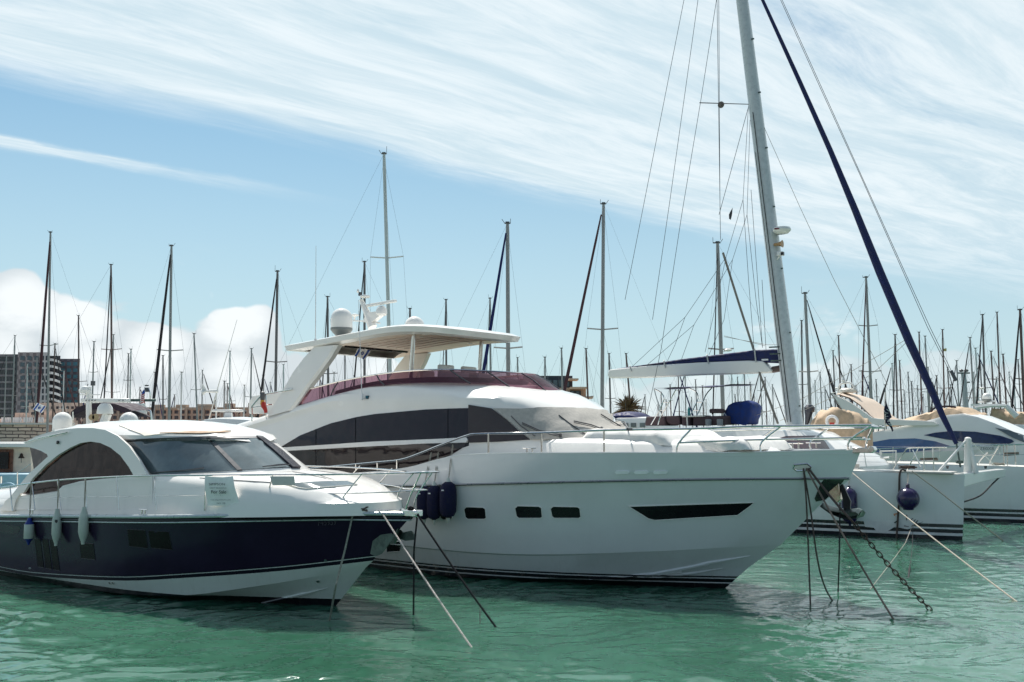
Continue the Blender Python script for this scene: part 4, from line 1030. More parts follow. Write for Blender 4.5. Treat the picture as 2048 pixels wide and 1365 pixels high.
# mast, boom, sail cover
mb0 = KC.p(1590, 853, 0); mt0 = KC.p(1484, 0, 0); mtop = mb0+(mt0-mb0)*1.4
mdir = (mtop-mb0).normalized()
mast = MB(); rows = []
for t_ in [i/14 for i in range(15)]:
    c = mb0.lerp(mtop, t_)-mdir*(.6 if t_ == 0 else 0); q_ = 1-.35*t_
    rows.append([c+KC.A*(math.cos(x)*.30*q_)+KC.N*(math.sin(x)*.36*q_) for x in [i*math.pi/9 for i in range(18)]])
mo = mast.grid(rows, closed=True).add(rows[-1], [tuple(range(18))]).build('mast', mat('grey_white_mast_paint', (.58, .60, .60), .3, coat=.3), cat, ang=60)
def mp(y, off=0.0):
    """point on the mast face at picture height y"""
    t_ = (853-y)/853; return mb0+(mt0-mb0)*t_+KC.A*off
for y in (88, 199, 312, 430, 552, 676, 815):
    MB().box(mp(y, -.27)+KC.N*.1, .10, .05, .05, ax_).build('mast_step', galv, mo)
MB().tube([mp(240)+KC.N*.33, mp(560)+KC.N*.36, mp(845)+KC.N*.38], .014, 6).tube([mp(320)+KC.N*.33+KC.A*.1, mp(845)+KC.N*.38+KC.A*.12], .010, 6).build('halyard', rope_k, mo)
for i, y in enumerate((703, 716, 729)): MB().box(mp(y, .22)+KC.N*.3, .55, .05, .05, ax_).build('luff_slide', galv, mo)
def smoothslab(fr, pts, b, th, name, m, parent, bev):
    return MB().slab([fr.p(x, y, b) for x, y in pts], fr.N, th).build(name, m, parent, bevel=bev, ang=60)
bo = smoothslab(KC, [(1221, 743), (1224, 740), (1300, 732), (1400, 726), (1500, 722), (1530, 723), (1548, 741), (1545, 746), (1500, 748), (1400, 751), (1300, 756), (1223, 757), (1220, 752)], 0, .42, 'boom', gel, cat, .14)
sc = smoothslab(KC, [(1234, 744), (1236, 738), (1300, 729), (1365, 719), (1430, 711), (1510, 701), (1556, 699), (1565, 706), (1562, 727), (1535, 726), (1500, 722), (1400, 726), (1300, 733)], 0, .36, 'sail_cover', navyc, bo, .12)
for x in (1262, 1330, 1416, 1511):
    y0 = interp(x, [(1234, 738), (1365, 718), (1510, 700)]); y1 = interp(x, [(1234, 744), (1400, 727), (1520, 723)])
    MB().tube([KC.p(x-2, y0-2, 0), KC.p(x-2, y0, .2), KC.p(x+1, y1+2, .24)], .028, 6).build('strap', mat('strap_web', (.5, .5, .48), .8), bo)
MB().box(KC.p(1530, 720, .21), .25, .03, .06, ax_).build('cover_label', whiter, bo)
MB().tube([mp(742, .1), KC.p(1545, 740, 0)], .12, 8).build('gooseneck', mat('brown_fitting', (.12, .08, .07), .6), bo)
# instruments on the mast
rp_ = KC.p(1564, 463, .35)
rd = MB().lathe([(.10, -.10), (.22, -.08), (.31, .0), (.33, .05), (.30, .13), (.2, .16), (.02, .17)], rp_, 24).build('radar_dome', gel, mo)
MB().box(rp_+KC.N*.28+Vector((-.05, 0, .05)), .24, .10, .04, (Vector((1, 0, 0)), Vector((0, 1, 0)), up_)).build('maker_plate', mat('dark_red_print', (.2, .03, .05), .5), rd)
MB().tube([mp(478, -.1), rp_-up_*.1], .03, 6).tube([mp(485, -.1), rp_-up_*.1+KC.A*-.1], .02, 6).build('bracket', galv, rd)
hx_ = (up_, KC.N, -KC.A)
MB().lathe([(.05, -.15), (.06, 0), (.10, .12), (.14, .17)], KC.p(1556, 489, .3), 14, ax=hx_).build('loudhailer', mat('brass_horn', (.42, .25, .12), .4, metal=.4), mo)
MB().box(KC.p(1561, 508, .3), .24, .16, .15, ax_).tube([KC.p(1552, 522, .2), KC.p(1560, 512, .3)], .03, 6).build('camera_housing', gel, mo, bevel=.03)
MB().box(KC.p(1565, 508, .32), .10, .12, .11, ax_).build('camera_glass', hole, mo)
# standing and running rigging
gw_ = mat('grey_wire', (.16, .17, .18), .5, metal=.5)
def wires(lst, name, m, parent, r=.010, b=0.0):
    mbx = MB()
    for w_ in lst:
        rr = r
        if not isinstance(w_[0], tuple): rr = w_[0]; w_ = w_[1:]
        mbx.tube([KC.p(x, y, b) for x, y in w_], rr, 5)
    return mbx.build(name, m, parent)
wires([[(1376, -60), (1368, 0), (1250, 600)], [(1400, -40), (1396, 0), (1340, 400), (1305, 640)], [(1440, -50), (1433, 0), (1401, 205), (1365, 420), (1322, 700), (1288, 858)]], 'shroud', gw_, cat, .010, 2.6)
wires([[(1432, -60), (1434, 0), (1441, 480)], [(1435, -60), (1437.5, 0), (1440, 420)], [(1497, 214), (1438, 430)]], 'shroud', gw_, cat, .011, .3)
wires([[(1486, 400), (1452, 515), (1370, 635), (1262, 736)], [(1494, 430), (1465, 520), (1388, 650), (1290, 734)], [(1497, 210), (1486, 400)], [(1500, 240), (1494, 430)], [(1452, 515), (1425, 640), (1410, 705)], [(1465, 520), (1448, 640), (1418, 710)],
       [(1370, 635), (1350, 690), (1335, 722)], [(1388, 650), (1362, 722)]], 'lazy_jack', gw_, bo, .009, .15)
wires([[(1486, 400), (1497, 560), (1508, 696)], [(1494, 430), (1512, 600), (1525, 696)], [(1502, 380), (1515, 560), (1525, 696)], [(1524, 560), (1532, 700)]], 'running_line', rope_k, bo, .009, .2)
MB().tube([KC.p(1399, 206, .4), KC.p(1498, 209, .2)], [.02, .016], 6).build('spreader', alu_d, mo)
MB().lathe([(.02, -.03), (.13, -.02), (.13, .02), (.02, .03)], KC.p(1442, 210, .4), 12, ax=(KC.A, up_, KC.N)).lathe([(.05, -.05), (.05, .05)], KC.p(1442, 210, .45), 10, ax=(KC.A, up_, KC.N)).build('block', mat('brown_block', (.16, .13, .11), .5), mo)
fpts = [(1508, -40), (1525, 0), (1600, 165), (1660, 300), (1710, 420), (1760, 545), (1818, 682), (1850, 752), (1885, 832), (1913, 888)]
MB().tube([KC.p(x, y, 0) for x, y in fpts], [.055, .06, .08, .095, .12, .145, .145, .13, .10, .07], 10).build('furled_jib', navyc, cat)
MB().tube([KC.p(1913, 888, 0), KC.p(1921, 935, 0)], .03, 8).lathe([(.03, -.05), (.12, -.03), (.12, .06), (.03, .08)], KC.p(1919, 925, 0), 12).build('furling_drum', galv, cat)
wires([[(1545, -40), (1561, 0), (1640, 175), (1720, 350), (1800, 530), (1855, 655), (1900, 745)], [(1548, -40), (1564, 0), (1643, 175), (1722, 350), (1803, 530), (1860, 655), (1904, 745)]], 'forestay', mat('black_stay', (.03, .03, .035), .5), cat, .010)
MB().tube([KC.p(1902, 742, 0), KC.p(1912, 762, 0)], .06, 8).build('turnbuckle', alu_d, cat)
wires([[(1526, 250), (1600, 415), (1668, 560), (1740, 700), (1775, 770)], [(1818, 676), (1700, 745), (1600, 800), (1460, 850)], [(1818, 680), (1760, 735), (1700, 780), (1560, 842)]], 'stay', rope_w, cat, .009)
MB().tube([KC.p(1446, 506, 0), KC.p(1478, 608, 0), KC.p(1508, 702, 0), KC.p(1521, 752, .2), KC.p(1556, 848, .3)], .045, 8).build('spinnaker_pole', mat('weathered_pole', (.22, .20, .17), .5), cat)
wires([[(1448, 672), (1530, 692)], [(1448, 674), (1535, 690), (1555, 690)]], 'topping_line', rope_w, cat, .008)
# upper helm: seats, table, wheel cover, canopy
brown = mat('brown_cushion', (.085, .055, .06), .8, var=.15)
for pts_, th_ in (([(1306, 834), (1343, 833), (1345, 852), (1304, 852)], 1.2), ([(1342, 833), (1371, 832), (1372, 850), (1352, 850), (1345, 845)], 1.0), ([(1376, 832), (1392, 833), (1392, 852), (1376, 852)], 1.1), ([(1397, 834), (1462, 832), (1462, 850), (1397, 852)], 1.0)):
    smoothslab(KC, pts_, .6, th_, 'seat', brown, cat, .05)
smoothslab(KC, [(1372, 832.5), (1414, 831), (1414, 834), (1372, 835)], .9, .7, 'table_top', gel2, cat, .01)
MB().tube([KC.p(1396, 852, 1.0), KC.p(1396, 834, 1.0)], .05, 8).tube([KC.p(1375, 852, 1.2), KC.p(1374, 834, 1.2)], .03, 8).build('table_leg', gel2, cat)
smoothslab(KC, [(1421, 820), (1424, 818), (1446, 818), (1449, 822), (1448, 827), (1422, 827)], .8, .3, 'helm_seat_back', brown, cat, .04)
MB().tube([KC.p(1424, 827, .8), KC.p(1432, 840, .8), KC.p(1438, 852, .8)], .02, 6).tube([KC.p(1448, 826, .8), KC.p(1454, 834, .8)], .02, 6).build('seat_frame', steel, cat)
for x in (1417, 1440):
    MB().lathe([(.10, 0), (.11, .03), (.12, .2), (.11, .24), (.02, .25)], KC.p(x, 852, 1.2), 14).build('winch_cover', mat('grey_cover', (.27, .28, .28), .8), cat)
wc = MB(); rows = []
for sft, k_ in ((.62, .80), (.5, .95), (.2, 1.0), (-.2, 1.0), (-.5, .95), (-.62, .80)):
    row = []
    for x, y in dens([(1455, 849), (1456, 835), (1458, 822), (1466, 810), (1482, 803), (1500, 801), (1511, 806), (1515, 815), (1513, 830), (1508, 849)], 4):
        P = KC.p(1485+(x-1485)*k_, 849+(y-849)*k_, 0)+KC.N*sft
        row.append(P+KC.N*.10*noise.noise(P*Vector((3, 3, 1.2)))+up_*.05*noise.noise(P*3)+KC.A*.05*noise.noise(P*5))
    rows.append(row)
wc.grid(rows, closed=True)
for r in (rows[0], rows[-1]): wc.add(r, [tuple(range(len(r)))])
wc.build('wheel_cover', mat('royal_canvas', (.008, .03, .15), .75, var=.25, bump=.6, bscale=9), cat, ang=80)
cn_ = MB(); rows = []
for b_, xa, ya, xb, yb in ((1.7, 1303, 776, 1440, 773), (.6, 1340, 778, 1462, 769), (-.6, 1352, 776, 1490, 769), (-1.7, 1372, 774, 1517, 769)):
    rows.append([KC.p(xa+(xb-xa)*i/6, ya+(yb-ya)*i/6+(.8 if i % 2 else -.4), b_) for i in range(7)])
cn_.grid(rows); cn_.grid([[p-up_*.035 for p in r] for r in rows])
o = cn_.build('bimini', navyc, cat, ang=60)
for b_, s_ in ((1.5, [[(1308, 778), (1321, 785), (1328, 798), (1318, 822), (1302, 850)], [(1352, 780), (1338, 805), (1322, 832), (1316, 850)], [(1308, 778), (1314, 800), (1322, 820)]]), (-.8, [[(1378, 777), (1392, 784), (1396, 798), (1384, 824), (1374, 848)], [(1424, 776), (1412, 790), (1400, 818), (1388, 845)]])):
    t_ = MB()
    for w_ in s_: t_.tube(ring_curve([KC.p(x, y, b_) for x, y in w_], 3), .022, 6)
    x_ = 1326 if b_ > 0 else 1392
    t_.tube([KC.p(x_, 805, b_), KC.p(x_+14, 805, b_)], .015, 5).tube([KC.p(x_-6, 821, b_), KC.p(x_+6, 821, b_)], .015, 5)
    t_.build('bimini_frame', steel, cat)
MB().tube([KC.p(1502, 771, -1), KC.p(1502, 820, -1)], .02, 6).build('bimini_frame', steel, cat)
btl = thing('bottle', 'teal plastic bottle standing on the helm table of the catamaran', 'bottle', KC.p(1378, 833, 1.0))
MB().lathe([(.05, 0), (.055, .02), (.055, .12), (.045, .16), (.055, .2), (.05, .27), (.02, .32), (.02, .36)], KC.p(1378, 833, 1.0), 12).build('body', mat('teal_bottle', (.03, .30, .30), .15), btl)
# pulpits and lifelines on the near bow, seat, board
def kp(x, y, b=-.2): return K.p(x, y, b)
def krail(*pts, r=.018, b=-.2, name='guard_rail'): MB().tube(ring_curve([kp(x, y, b) for x, y in pts], 3), r, 6).build(name, steel, cat)
krail((1787, 948), (1787, 936), (1810, 903), (1818, 897), (1850, 896), (1894, 896)); krail((1815, 945), (1816, 938), (1833, 903), (1836, 897), b=-1.0)
krail((1848, 946), (1848, 897)); krail((1868, 945), (1866, 897)); krail((1797, 922), (1868, 921), r=.012); krail((1825, 900), (1842, 934), r=.02)
krail((1690, 892), (1787, 894), (1890, 894), r=.006); krail((1690, 912), (1795, 914), r=.006); krail((1690, 924), (1790, 925), r=.006); krail((1702, 943), (1702, 892)); krail((1727, 898), (1733, 935), r=.014); krail((1786, 936), (1786, 894), r=.01)
MB().slab([kp(1840, 918), kp(1874, 917), kp(1876, 920), kp(1842, 921)], up_, .04).build('pulpit_seat', mat('teak_seat', (.25, .2, .16), .5), cat)
bd = MB()
bp = [kp(1761, 902), kp(1793, 901.5), kp(1793, 920), kp(1789, 926)]
bd.tube([kp(1761, 903), kp(1792, 902), kp(1792, 930)], .03, 6).tube([kp(1762, 903), kp(1762, 916), kp(1778, 916)], .035, 6).build('white_frame', gel, cat)
def fp(x, y, b=.3): return FH.p(x, y, b)
for p in ([(1958, 932), (1958, 924), (1975, 905)], [(1980, 931), (1981, 920), (1998, 892)], [(2015, 932), (2014, 890)], [(2032, 931), (2029, 890)], [(2008, 932), (2008, 890)]):
    MB().tube(ring_curve([fp(x, y) for x, y in p], 3), .022, 6).build('guard_rail', steel, cat)
MB().tube([fp(1940, 911), fp(2048, 909), fp(2100, 908)], .012, 6).tube([fp(1980, 890), fp(2048, 889), fp(2100, 888)], .02, 6).build('guard_rail', steel, cat)
MB().slab([fp(2008, 907), fp(2038, 906), fp(2038, 909), fp(2008, 911)], up_, .05).build('pulpit_seat', mat('teak_seat', (.25, .2, .16), .5), cat)
MB().box(K.w(1.6, .0, 1.96), 2.6, .9, .05, ax_).box(K.w(3.4, .1, 2.0), .8, .5, .06, ax_).build('deck_hatch', mat('hatch_grey', (.5, .48, .45), .5), cat)
MB().box(kp(1713, 935), .14, .14, .2, ax_).build('vent_box', beige, cat)
for x, y in ((1895, 935), (1971, 935)): MB().tube([kp(x, y+3, -1.5), kp(x, y-3, -1.5)], [.03, .05], 8).build('fairlead', alu_d, cat)
random.seed(8)
coil(K.p(1815, 937, -.1), .24, 7, rope_b, 'rope_coil', 'brown rope heaped on the near bow deck of the catamaran')
coil(K.p(1997, 930, -5.6), .20, 6, rope_w, 'rope_coil', 'pale rope heaped on the crossbeam end of the catamaran')
# purple fenders on the catamaran
gP = 'purple fenders on the catamaran'
h = ks(1700, 1010)[0]+K.N*.24; bb = K.loc(h)[1]
P = K.p(1700, 1052, bb); T = K.p(1700, 972, bb)
fender(P, .235, T.z-P.z, fend_p, 'x', 'tall purple cylinder fender on the catamaran beside the hanging anchor', gP, rp=K.p(1699, 943, bb-.2))
h = ks(1817, 1000)[0]+K.N*.33; bb = K.loc(h)[1]
P = K.p(1817, 1020, bb); fender(P, .325, 0, fend_p, 'ball', 'round purple ball fender hanging on the near bow of the catamaran', gP, rp=K.p(1815, 946, bb-.3))

# ================================================================ WHITE YACHT BEHIND THE CATAMARAN
def sidebody(fr, prof, zb, B_, b1, crown=.05, px=True, rough=0.0):
    rows = []
    if rough:
        pr2 = []
        for (x0, y0), (x1, y1) in zip(prof, prof[1:]):
            pr2 += [(x0+(x1-x0)*t/5, y0+(y1-y0)*t/5) for t in range(5)]
        prof = pr2+[prof[-1]]
    for q_ in prof:
        if px: a, _, z = fr.loc(fr.p(q_[0], q_[1], b1))
        else: a, z = q_
        zb_ = min(zb, z-.05)
        half = [(B_, zb_), (B_*.5+b1*.5+.06, zb_+(z-zb_)*.55), (b1+.05, z-min(.16, (z-zb_)*.3)), (b1-.03, z-.03), (b1*.6, z+crown*.6), (0, z+crown)]
        rows.append([fr.w(a, b, zz) for b, zz in half]+[fr.w(a, -b, zz) for b, zz in reversed(half[:-1])])
    if rough: rows = [[p+Vector((0, 0, 1))*rough*noise.noise(p*1.6)+fr.N*rough*noise.noise(p*2.3+Vector((5, 5, 5)))+Vector((0, 0, 1))*rough*.5*noise.noise(p*5) for p in r] for r in rows]
    m = MB().grid(rows)
    for r in (rows[0], rows[-1]): m.add(r, [tuple(range(len(r)))])
    return m
V = Frame(27.4, 44.7, 36)
vy = thing('motor_yacht', 'white motor yacht behind the catamaran, with two lens-shaped navy side windows and tan covers', 'motor yacht', V.w(9, 0, 0))
vz = lambda a: smooth(a, [(0, 2.7), (6, 2.25), (14, 1.9), (21, 1.8)])
hull(V, [(vz, 0, bow(2.6, 9)), (lambda a: 1.2, 1.2, bow(2.5, 8.5)), (lambda a: .3, 2.3, bow(2.2, 8)), (lambda a: -.3, 3, bow(1.8, 8))], 20, 20).build('hull', hull_far, vy)
deckmesh(V, vz, 0, bow(2.6, 9), 20, nt=18).build('deck', gel, vy)
vb = sidebody(V, [(1655, 905), (1672, 884), (1700, 872), (1750, 864), (1790, 854), (1835, 846), (1870, 836), (1895, 829), (1925, 827), (1955, 833), (1990, 846), (2048, 872), (2100, 905), (2130, 930)], 1.6, 2.35, 2.05)
vb.build('superstructure', gel, vy, ang=35)
vs = surf_bvh(bvh_of(vb), surf_plane(V.w(5, 2.2, 0), V.N))
patch('side_window', [(1848, 871), (1870, 866), (1905, 862.5), (1950, 864), (2000, 872), (2024, 880), (2028, 884), (2020, 888), (1985, 888), (1940, 886), (1890, 879)], vs, glass_b, vy, .01, .02, 12)
patch('side_window', [(1708, 897), (1740, 886), (1780, 879), (1830, 877.5), (1870, 883), (1902, 893), (1870, 899), (1820, 905), (1770, 907), (1740, 903)], vs, mat('sky_blue_glass', (.07, .13, .27), .1, spec=.8), vy, .01, .02, 12)
patch('front_screen', [(1990, 856), (2020, 862), (2060, 876), (2060, 890), (2025, 876)], vs, glass_g, vy, .01, .02, 10)
MB().slab([V.p(*q, 2.15) for q in ((1700, 851), (1870, 852), (1878, 850), (1868, 843), (1760, 838), (1745, 836), (1712, 812), (1692, 800), (1664, 788), (1672, 785), (1662, 786), (1675, 806), (1690, 825))], V.N, .18).build('wing', gel, vy, bevel=.03)
MB().slab([V.p(*q, 2.15)-V.N*4.2 for q in ((1700, 851), (1870, 852), (1878, 850), (1868, 843), (1760, 838), (1745, 836), (1712, 812), (1692, 800), (1664, 788), (1672, 785), (1662, 786), (1675, 806), (1690, 825))], V.N, .18).build('wing', gel, vy, bevel=.03)
r_a = [V.p(*q, 2.0) for q in ((1672, 787), (1700, 796), (1720, 810), (1742, 832), (1760, 844))]
MB().grid([r_a, [p-V.N*2+up_*.10 for p in r_a], [p-V.N*4 for p in r_a]]).grid([[p-up_*.06 for p in r_a], [p-V.N*2+up_*.04 for p in r_a], [p-V.N*4-up_*.06 for p in r_a]]).build('arch_cover', mat('pale_tan_cover', (.66, .53, .42), .6), vy)
sidebody(V, [(1770, 851), (1800, 842), (1840, 833), (1870, 822), (1893, 819), (1915, 820), (1935, 828), (1950, 834)], 3.4, 1.9, 1.7, .12, rough=.16).build('fly_cover', beigec, vy)
MB().tube(ring_curve([V.p(*q, 1.2) for q in ((1860, 826), (1870, 816), (1895, 813), (1912, 815))], 3), .05, 6).build('fly_screen_rail', darkc, vy)
vd = V.p(1696, 786, .8)
MB().lathe([(.36, 0), (.42, .04), (.42, .16), (.3, .24), (.02, .26)], vd, 20).build('radar_dome', gel2, vy)
MB().tube(ring_curve([V.p(*q, .8) for q in ((1676, 790), (1678, 772), (1690, 766), (1704, 768), (1716, 786))], 3), .05, 6).lathe([(.05, 0), (.12, .05), (.03, .3)], V.p(1687, 764, .8), 10).tube([V.p(1687, 764, .8), V.p(1688, 745, .8)], .02, 5).build('radar_arch', gel, vy)
for xa in (1700, 1760, 1820, 1880, 1940, 2000): MB().tube([V.p(xa, 921-(xa-1700)*.03, 2.5), V.p(xa, 900-(xa-1700)*.03, 2.5)], .02, 5).build('stanchion', steel, vy)
MB().tube([V.p(1690, 900, 2.5), V.p(2100, 888, 2.5)], .025, 6).build('guard_rail', steel, vy)
MB().box(V.p(1735, 846, 2.26), .12, .04, .25, (V.A, V.N, up_)).build('side_light', alu_d, vy)
plq = MB().slab([V.p(*q, 2.55) for q in ((1960, 892), (1986, 893), (1987, 904), (1961, 903))], V.N, .03).build('number_board', whiter, vy)
text('lettering', 'ZE0X8', V.p(1973.5, 898, 2.58), -V.A, up_, .21, inkg, vy, .004)

# ================================================================ YACHT AT THE FAR RIGHT
Q = Frame(*atY(2150, 900, 62)[:2], 36)
qy = thing('motor_yacht', 'distant white motor yacht at the right edge, with radar arch and crumpled tan covers', 'motor yacht', Q.w(8, 0, 0))
hull(Q, [(vz, 0, bow(2.6, 9)), (lambda a: .8, 1.6, bow(2.4, 8.5)), (lambda a: -.3, 3, bow(1.8, 8))], 17, 16).build('hull', hull_far, qy)
sidebody(Q, [(1950, 872), (1955, 852), (2000, 846), (2060, 850), (2110, 870), (2130, 900)], 1.6, 2.3, 1.9).build('superstructure', gel, qy)
sidebody(Q, [(1952, 846), (1962, 838), (1978, 834), (1984, 822), (2000, 820), (2020, 824), (2048, 834), (2070, 840)], 3.3, 1.8, 1.5, .1, rough=.3).build('fly_cover', beigec, qy, ang=60)
for s_ in (1.8, -1.8): MB().tube([Q.p(1955, 836, s_), Q.p(1950, 816, s_)], [.3, .18], 6).tube([Q.p(2034, 834, s_), Q.p(2012, 812, s_)], [.2, .16], 6).tube([Q.p(1950, 816, s_), Q.p(1980, 812, s_), Q.p(2012, 812, s_)], .12, 6).build('radar_arch', gel, qy)
MB().box(Q.p(1980, 811, 0), 1.6, 3.6, .12, (Q.A, Q.N, up_)).tube([Q.p(1956, 804, 0), Q.p(1992, 803, 0)], .08, 6).build('arch_deck', gel, qy)
radome(Q.p(1974, 801, 0), .28, .48, qy, base=True)
MB().slab([Q.p(*q, 1.9) for q in ((2000, 845), (2004, 841), (2010, 843), (2014, 850), (2004, 852))], Q.N, .4).build('folded_awning', mat('plum_canvas', (.08, .02, .03), .8), qy)

# ================================================================ DINGHY UNDER COVER, OUTBOARD, LIFEBUOY, FLAGS
D_ = Frame(*atY(1720, 870, 40)[:2], 20)
dg_ = thing('dinghy', 'tan covered dinghy on davits between the mast and the white yacht behind', 'dinghy', D_.w(1.5, 0, 0))
sidebody(D_, [(1618, 862), (1624, 846), (1634, 832), (1650, 824), (1675, 820), (1695, 826), (1715, 834), (1735, 844), (1745, 862)], 2.4, .9, .5, .12, rough=.22).build('cover', beigec, dg_, ang=60)
MB().tube([D_.p(1612, 855, 0), D_.p(1616, 835, 0), D_.p(1618, 820, 0)], [.06, .12, .2], 8).lathe([(.08, -.18), (.2, -.12), (.22, .05), (.12, .16), (.02, .18)], D_.p(1619, 818, 0), 14).build('outboard_motor', mat('outboard_black', (.03, .035, .05), .3), dg_)
lb = thing('lifebuoy', 'pale lifebuoy hanging beside the tan covered dinghy', 'lifebuoy', D_.p(1664, 843, .95))
MB().tube([D_.p(1664, 843, .97)+D_.A*(.2*math.cos(t))+up_*(.2*math.sin(t)) for t in [i*math.pi/8 for i in range(17)]], .06, 8, cap=False).build('ring', whiter, lb)
MB().box(D_.p(1664, 848, 1.04), .18, .02, .10, (D_.A, D_.N, up_)).build('red_band', red, lb)
def flag(fr, b, outline, m, name, label, th=.012, wav=.04, step=4, pole=None):
    t = thing(name, label, 'flag', fr.p(*outline[0], b))
    sf = lambda x, y: (fr.p(x, y, b)+fr.N*wav*math.sin(x*.35+y*.12)+fr.N*wav*.4*math.sin(y*.3), fr.N)
    patch('cloth', outline, sf, m, t, 0, th, step)
    return t, sf
fg, sf = flag(M, .0, [(1770, 793), (1772, 799), (1776, 815), (1784, 835), (1779, 839), (1783, 852), (1787, 862), (1784, 864), (1781, 856), (1776, 850), (1770, 846), (1768, 838), (1769, 815)], mat('black_flag_cloth', (.012, .012, .04), .8), 'flag', 'black pennant with white lettering hanging at the bow of the centre yacht', .006, .02, 3)
for pts_ in ([(1770, 822), (1771, 826), (1776, 827)], [(1774, 819), (1778, 823)], [(1777, 817), (1779, 821)], [(1776, 833), (1771, 834), (1771, 838), (1774, 838)], [(1778, 840), (1776, 844), (1780, 843), (1778, 840)], [(1778, 847), (1783, 849)], [(1779, 850), (1784, 852)], [(1771, 829), (1772, 831)]):
    MB().tube([sf(*q)[0]+M.N*.014 for q in pts_], .006, 5).build('lettering', whiter, fg)
MB().tube([M.p(1770, 860, 0), M.p(1770.5, 785, 0)], .012, 6).build('staff', steel, fg)
def isr_flag(fr, b, org, ux, uy_, s_, label, m=whiter):
    """white flag with two stripes and a six-pointed outline; org top-left pixel, ux / uy unit pixel vectors"""
    T_ = lambda a, c: (org[0]+ux[0]*a*s_+uy_[0]*c*s_, org[1]+ux[1]*a*s_+uy_[1]*c*s_)
    t, sf = flag(fr, b, [T_(0, 0), T_(.35, .02), T_(.7, .04), T_(.7, .5), T_(.7, 1), T_(.35, .98), T_(0, .96), T_(0, .5)], m, 'flag', label, .008, .02, 2.5)
    for c in (.1, .8): patch('stripe', [T_(0, c), T_(.7, c), T_(.7, c+.13), T_(0, c+.13)], sf, blue, t, .008, .006, 2.5)
    for k in (0, 1):
        P_ = [sf(*T_(.35+.14*math.cos(k*math.pi+math.pi/2+i*2*math.pi/3), .51+.16*math.sin(k*math.pi+math.pi/2+i*2*math.pi/3)))[0]+fr.N*.02 for i in (0, 1, 2, 0)]
        MB().tube(P_, .008, 5).build('star', blue, t)
    return t
isr_flag(M, .5, (719, 694), (-.5, .86), (.75, .25), 30, 'white and blue striped flag under the hardtop of the centre yacht')
FF = Frame(0, 30, 0)
isr_flag(FF, -2.0, (74, 806), (-.55, .84), (.84, .35), 22, 'white and blue striped flag hanging left of the left radar dome')
fu, sfu = flag(FF, -1.0, [(289, 777), (291, 784), (289, 800), (284, 812), (280, 808), (281, 795), (284, 785)], whiter, 'flag', 'red and white striped flag with blue corner near the right radar dome', .006, .02, 2.5)
for i in range(5): patch('stripe', [(281.5, 790+i*4), (290, 787+i*4), (289.5, 789+i*4), (281.2, 792+i*4)], sfu, red, fu, .006, .005, 2.5)
patch('canton', [(285, 782), (290, 780), (290.5, 787), (283, 790)], sfu, blue, fu, .006, .006, 2.5)
fs2, _ = flag(KC, .1, [(1463, 420), (1465, 416), (1464, 428), (1461, 440), (1458, 438), (1458, 430)], mat('dark_burgee', (.05, .05, .06), .7), 'flag', 'small dark burgee flying from the rigging left of the big mast', .01, .02, 3)

# ================================================================ BOATS BEHIND ON THE LEFT
L2 = Frame(-13.9, 31.0, 88)
ly = thing('motor_yacht', 'white yacht end-on behind the navy cruiser, with two radar domes and open radar bar', 'motor yacht', L2.w(4, 0, 0))
hull(L2, [(lambda a: 1.7, 0, bow(2.2, 6)), (lambda a: .8, .8, bow(2.0, 5)), (lambda a: -.3, 1.6, bow(1.5, 5))], 13, 14).build('hull', hull_far, ly)
ushell(L2, [(1.5, 2, 1.8, 2), (2.4, 2.6, 1.7, 2), (3.0, 3.6, 1.55, 1.8), (3.1, 4.2, 1.2, 1.5)], 11).build('superstructure', gel, ly)
def lp(x, y, Y=34.0): return atY(x, y, Y)
XY = (Vector((1, 0, 0)), Vector((0, 1, 0)), up_)
radome(lp(124, 866)+up_*.02, .31, .68, ly, base=False); radome(lp(257, 858), .31, .56, ly, base=False)
MB().box(lp(190, 866), 2.7, .6, .12, XY).build('arch_deck', gel, ly)
for x in (124, 257): MB().box(lp(x, 880), .35, .4, .6, XY).build('arch_leg', gel, ly)
MB().tube([lp(178, 862), lp(177, 775)], .09, 10).build('light_mast', gel, ly)
MB().box(lp(186, 767), .12, .12, .16, XY).build('camera_housing', alu_d, ly, bevel=.01)
MB().lathe([(.10, -.02), (.19, 0), (.20, .1), (.13, .2), (.02, .24)], lp(170, 786), 16).build('small_dome', gel, ly)
MB().tube([lp(160, 790), lp(200, 790)], .02, 6).build('crossbar', gel, ly)
sb = MB().box((lp(162, 802)+lp(260, 801))/2, (lp(260, 801)-lp(162, 802)).length, .14, .14, XY).build('radar_scanner', gel, ly, bevel=.03)
for i, x in enumerate((172, 178, 184, 190, 238, 246)): MB().box(lp(x, 801.5, 33.9), .03, .02, .05, XY).build('scanner_mark', inkg, sb)
MB().lathe([(.26, -.16), (.27, -.14), (.24, .06), (.16, .18), (.12, .2)], lp(210, 819), 20).build('radar_pedestal', gel, ly)
MB().tube([lp(206, 850), lp(215, 828)], .16, 8).build('pedestal_leg', gel, ly)
MB().lathe([(.05, -.1), (.08, 0), (.12, .12)], lp(194, 835), 12, ax=(up_, Vector((1, 0, 0)), Vector((0, -1, 0)))).lathe([(.05, -.1), (.08, 0), (.10, .12)], lp(186, 835), 12, ax=(up_, Vector((1, 0, 0)), Vector((0, -1, 0)))).build('horn', mat('brass_fitting', (.4, .3, .18), .35, metal=.6), ly)
aw = [(142, 824), (152, 816), (172, 809), (200, 806), (230, 808), (252, 816), (264, 822)]
rw0 = [lp(x, y, 36.5) for x, y in aw]
MB().grid([rw0, [p+Vector((0, 2.0, .06)) for p in rw0]]).grid([[p-up_*.22 for p in rw0], [p+Vector((0, 2.0, -.2)) for p in rw0]]).grid([rw0, [p-up_*.22 for p in rw0]]).build('awning', darkc, ly)
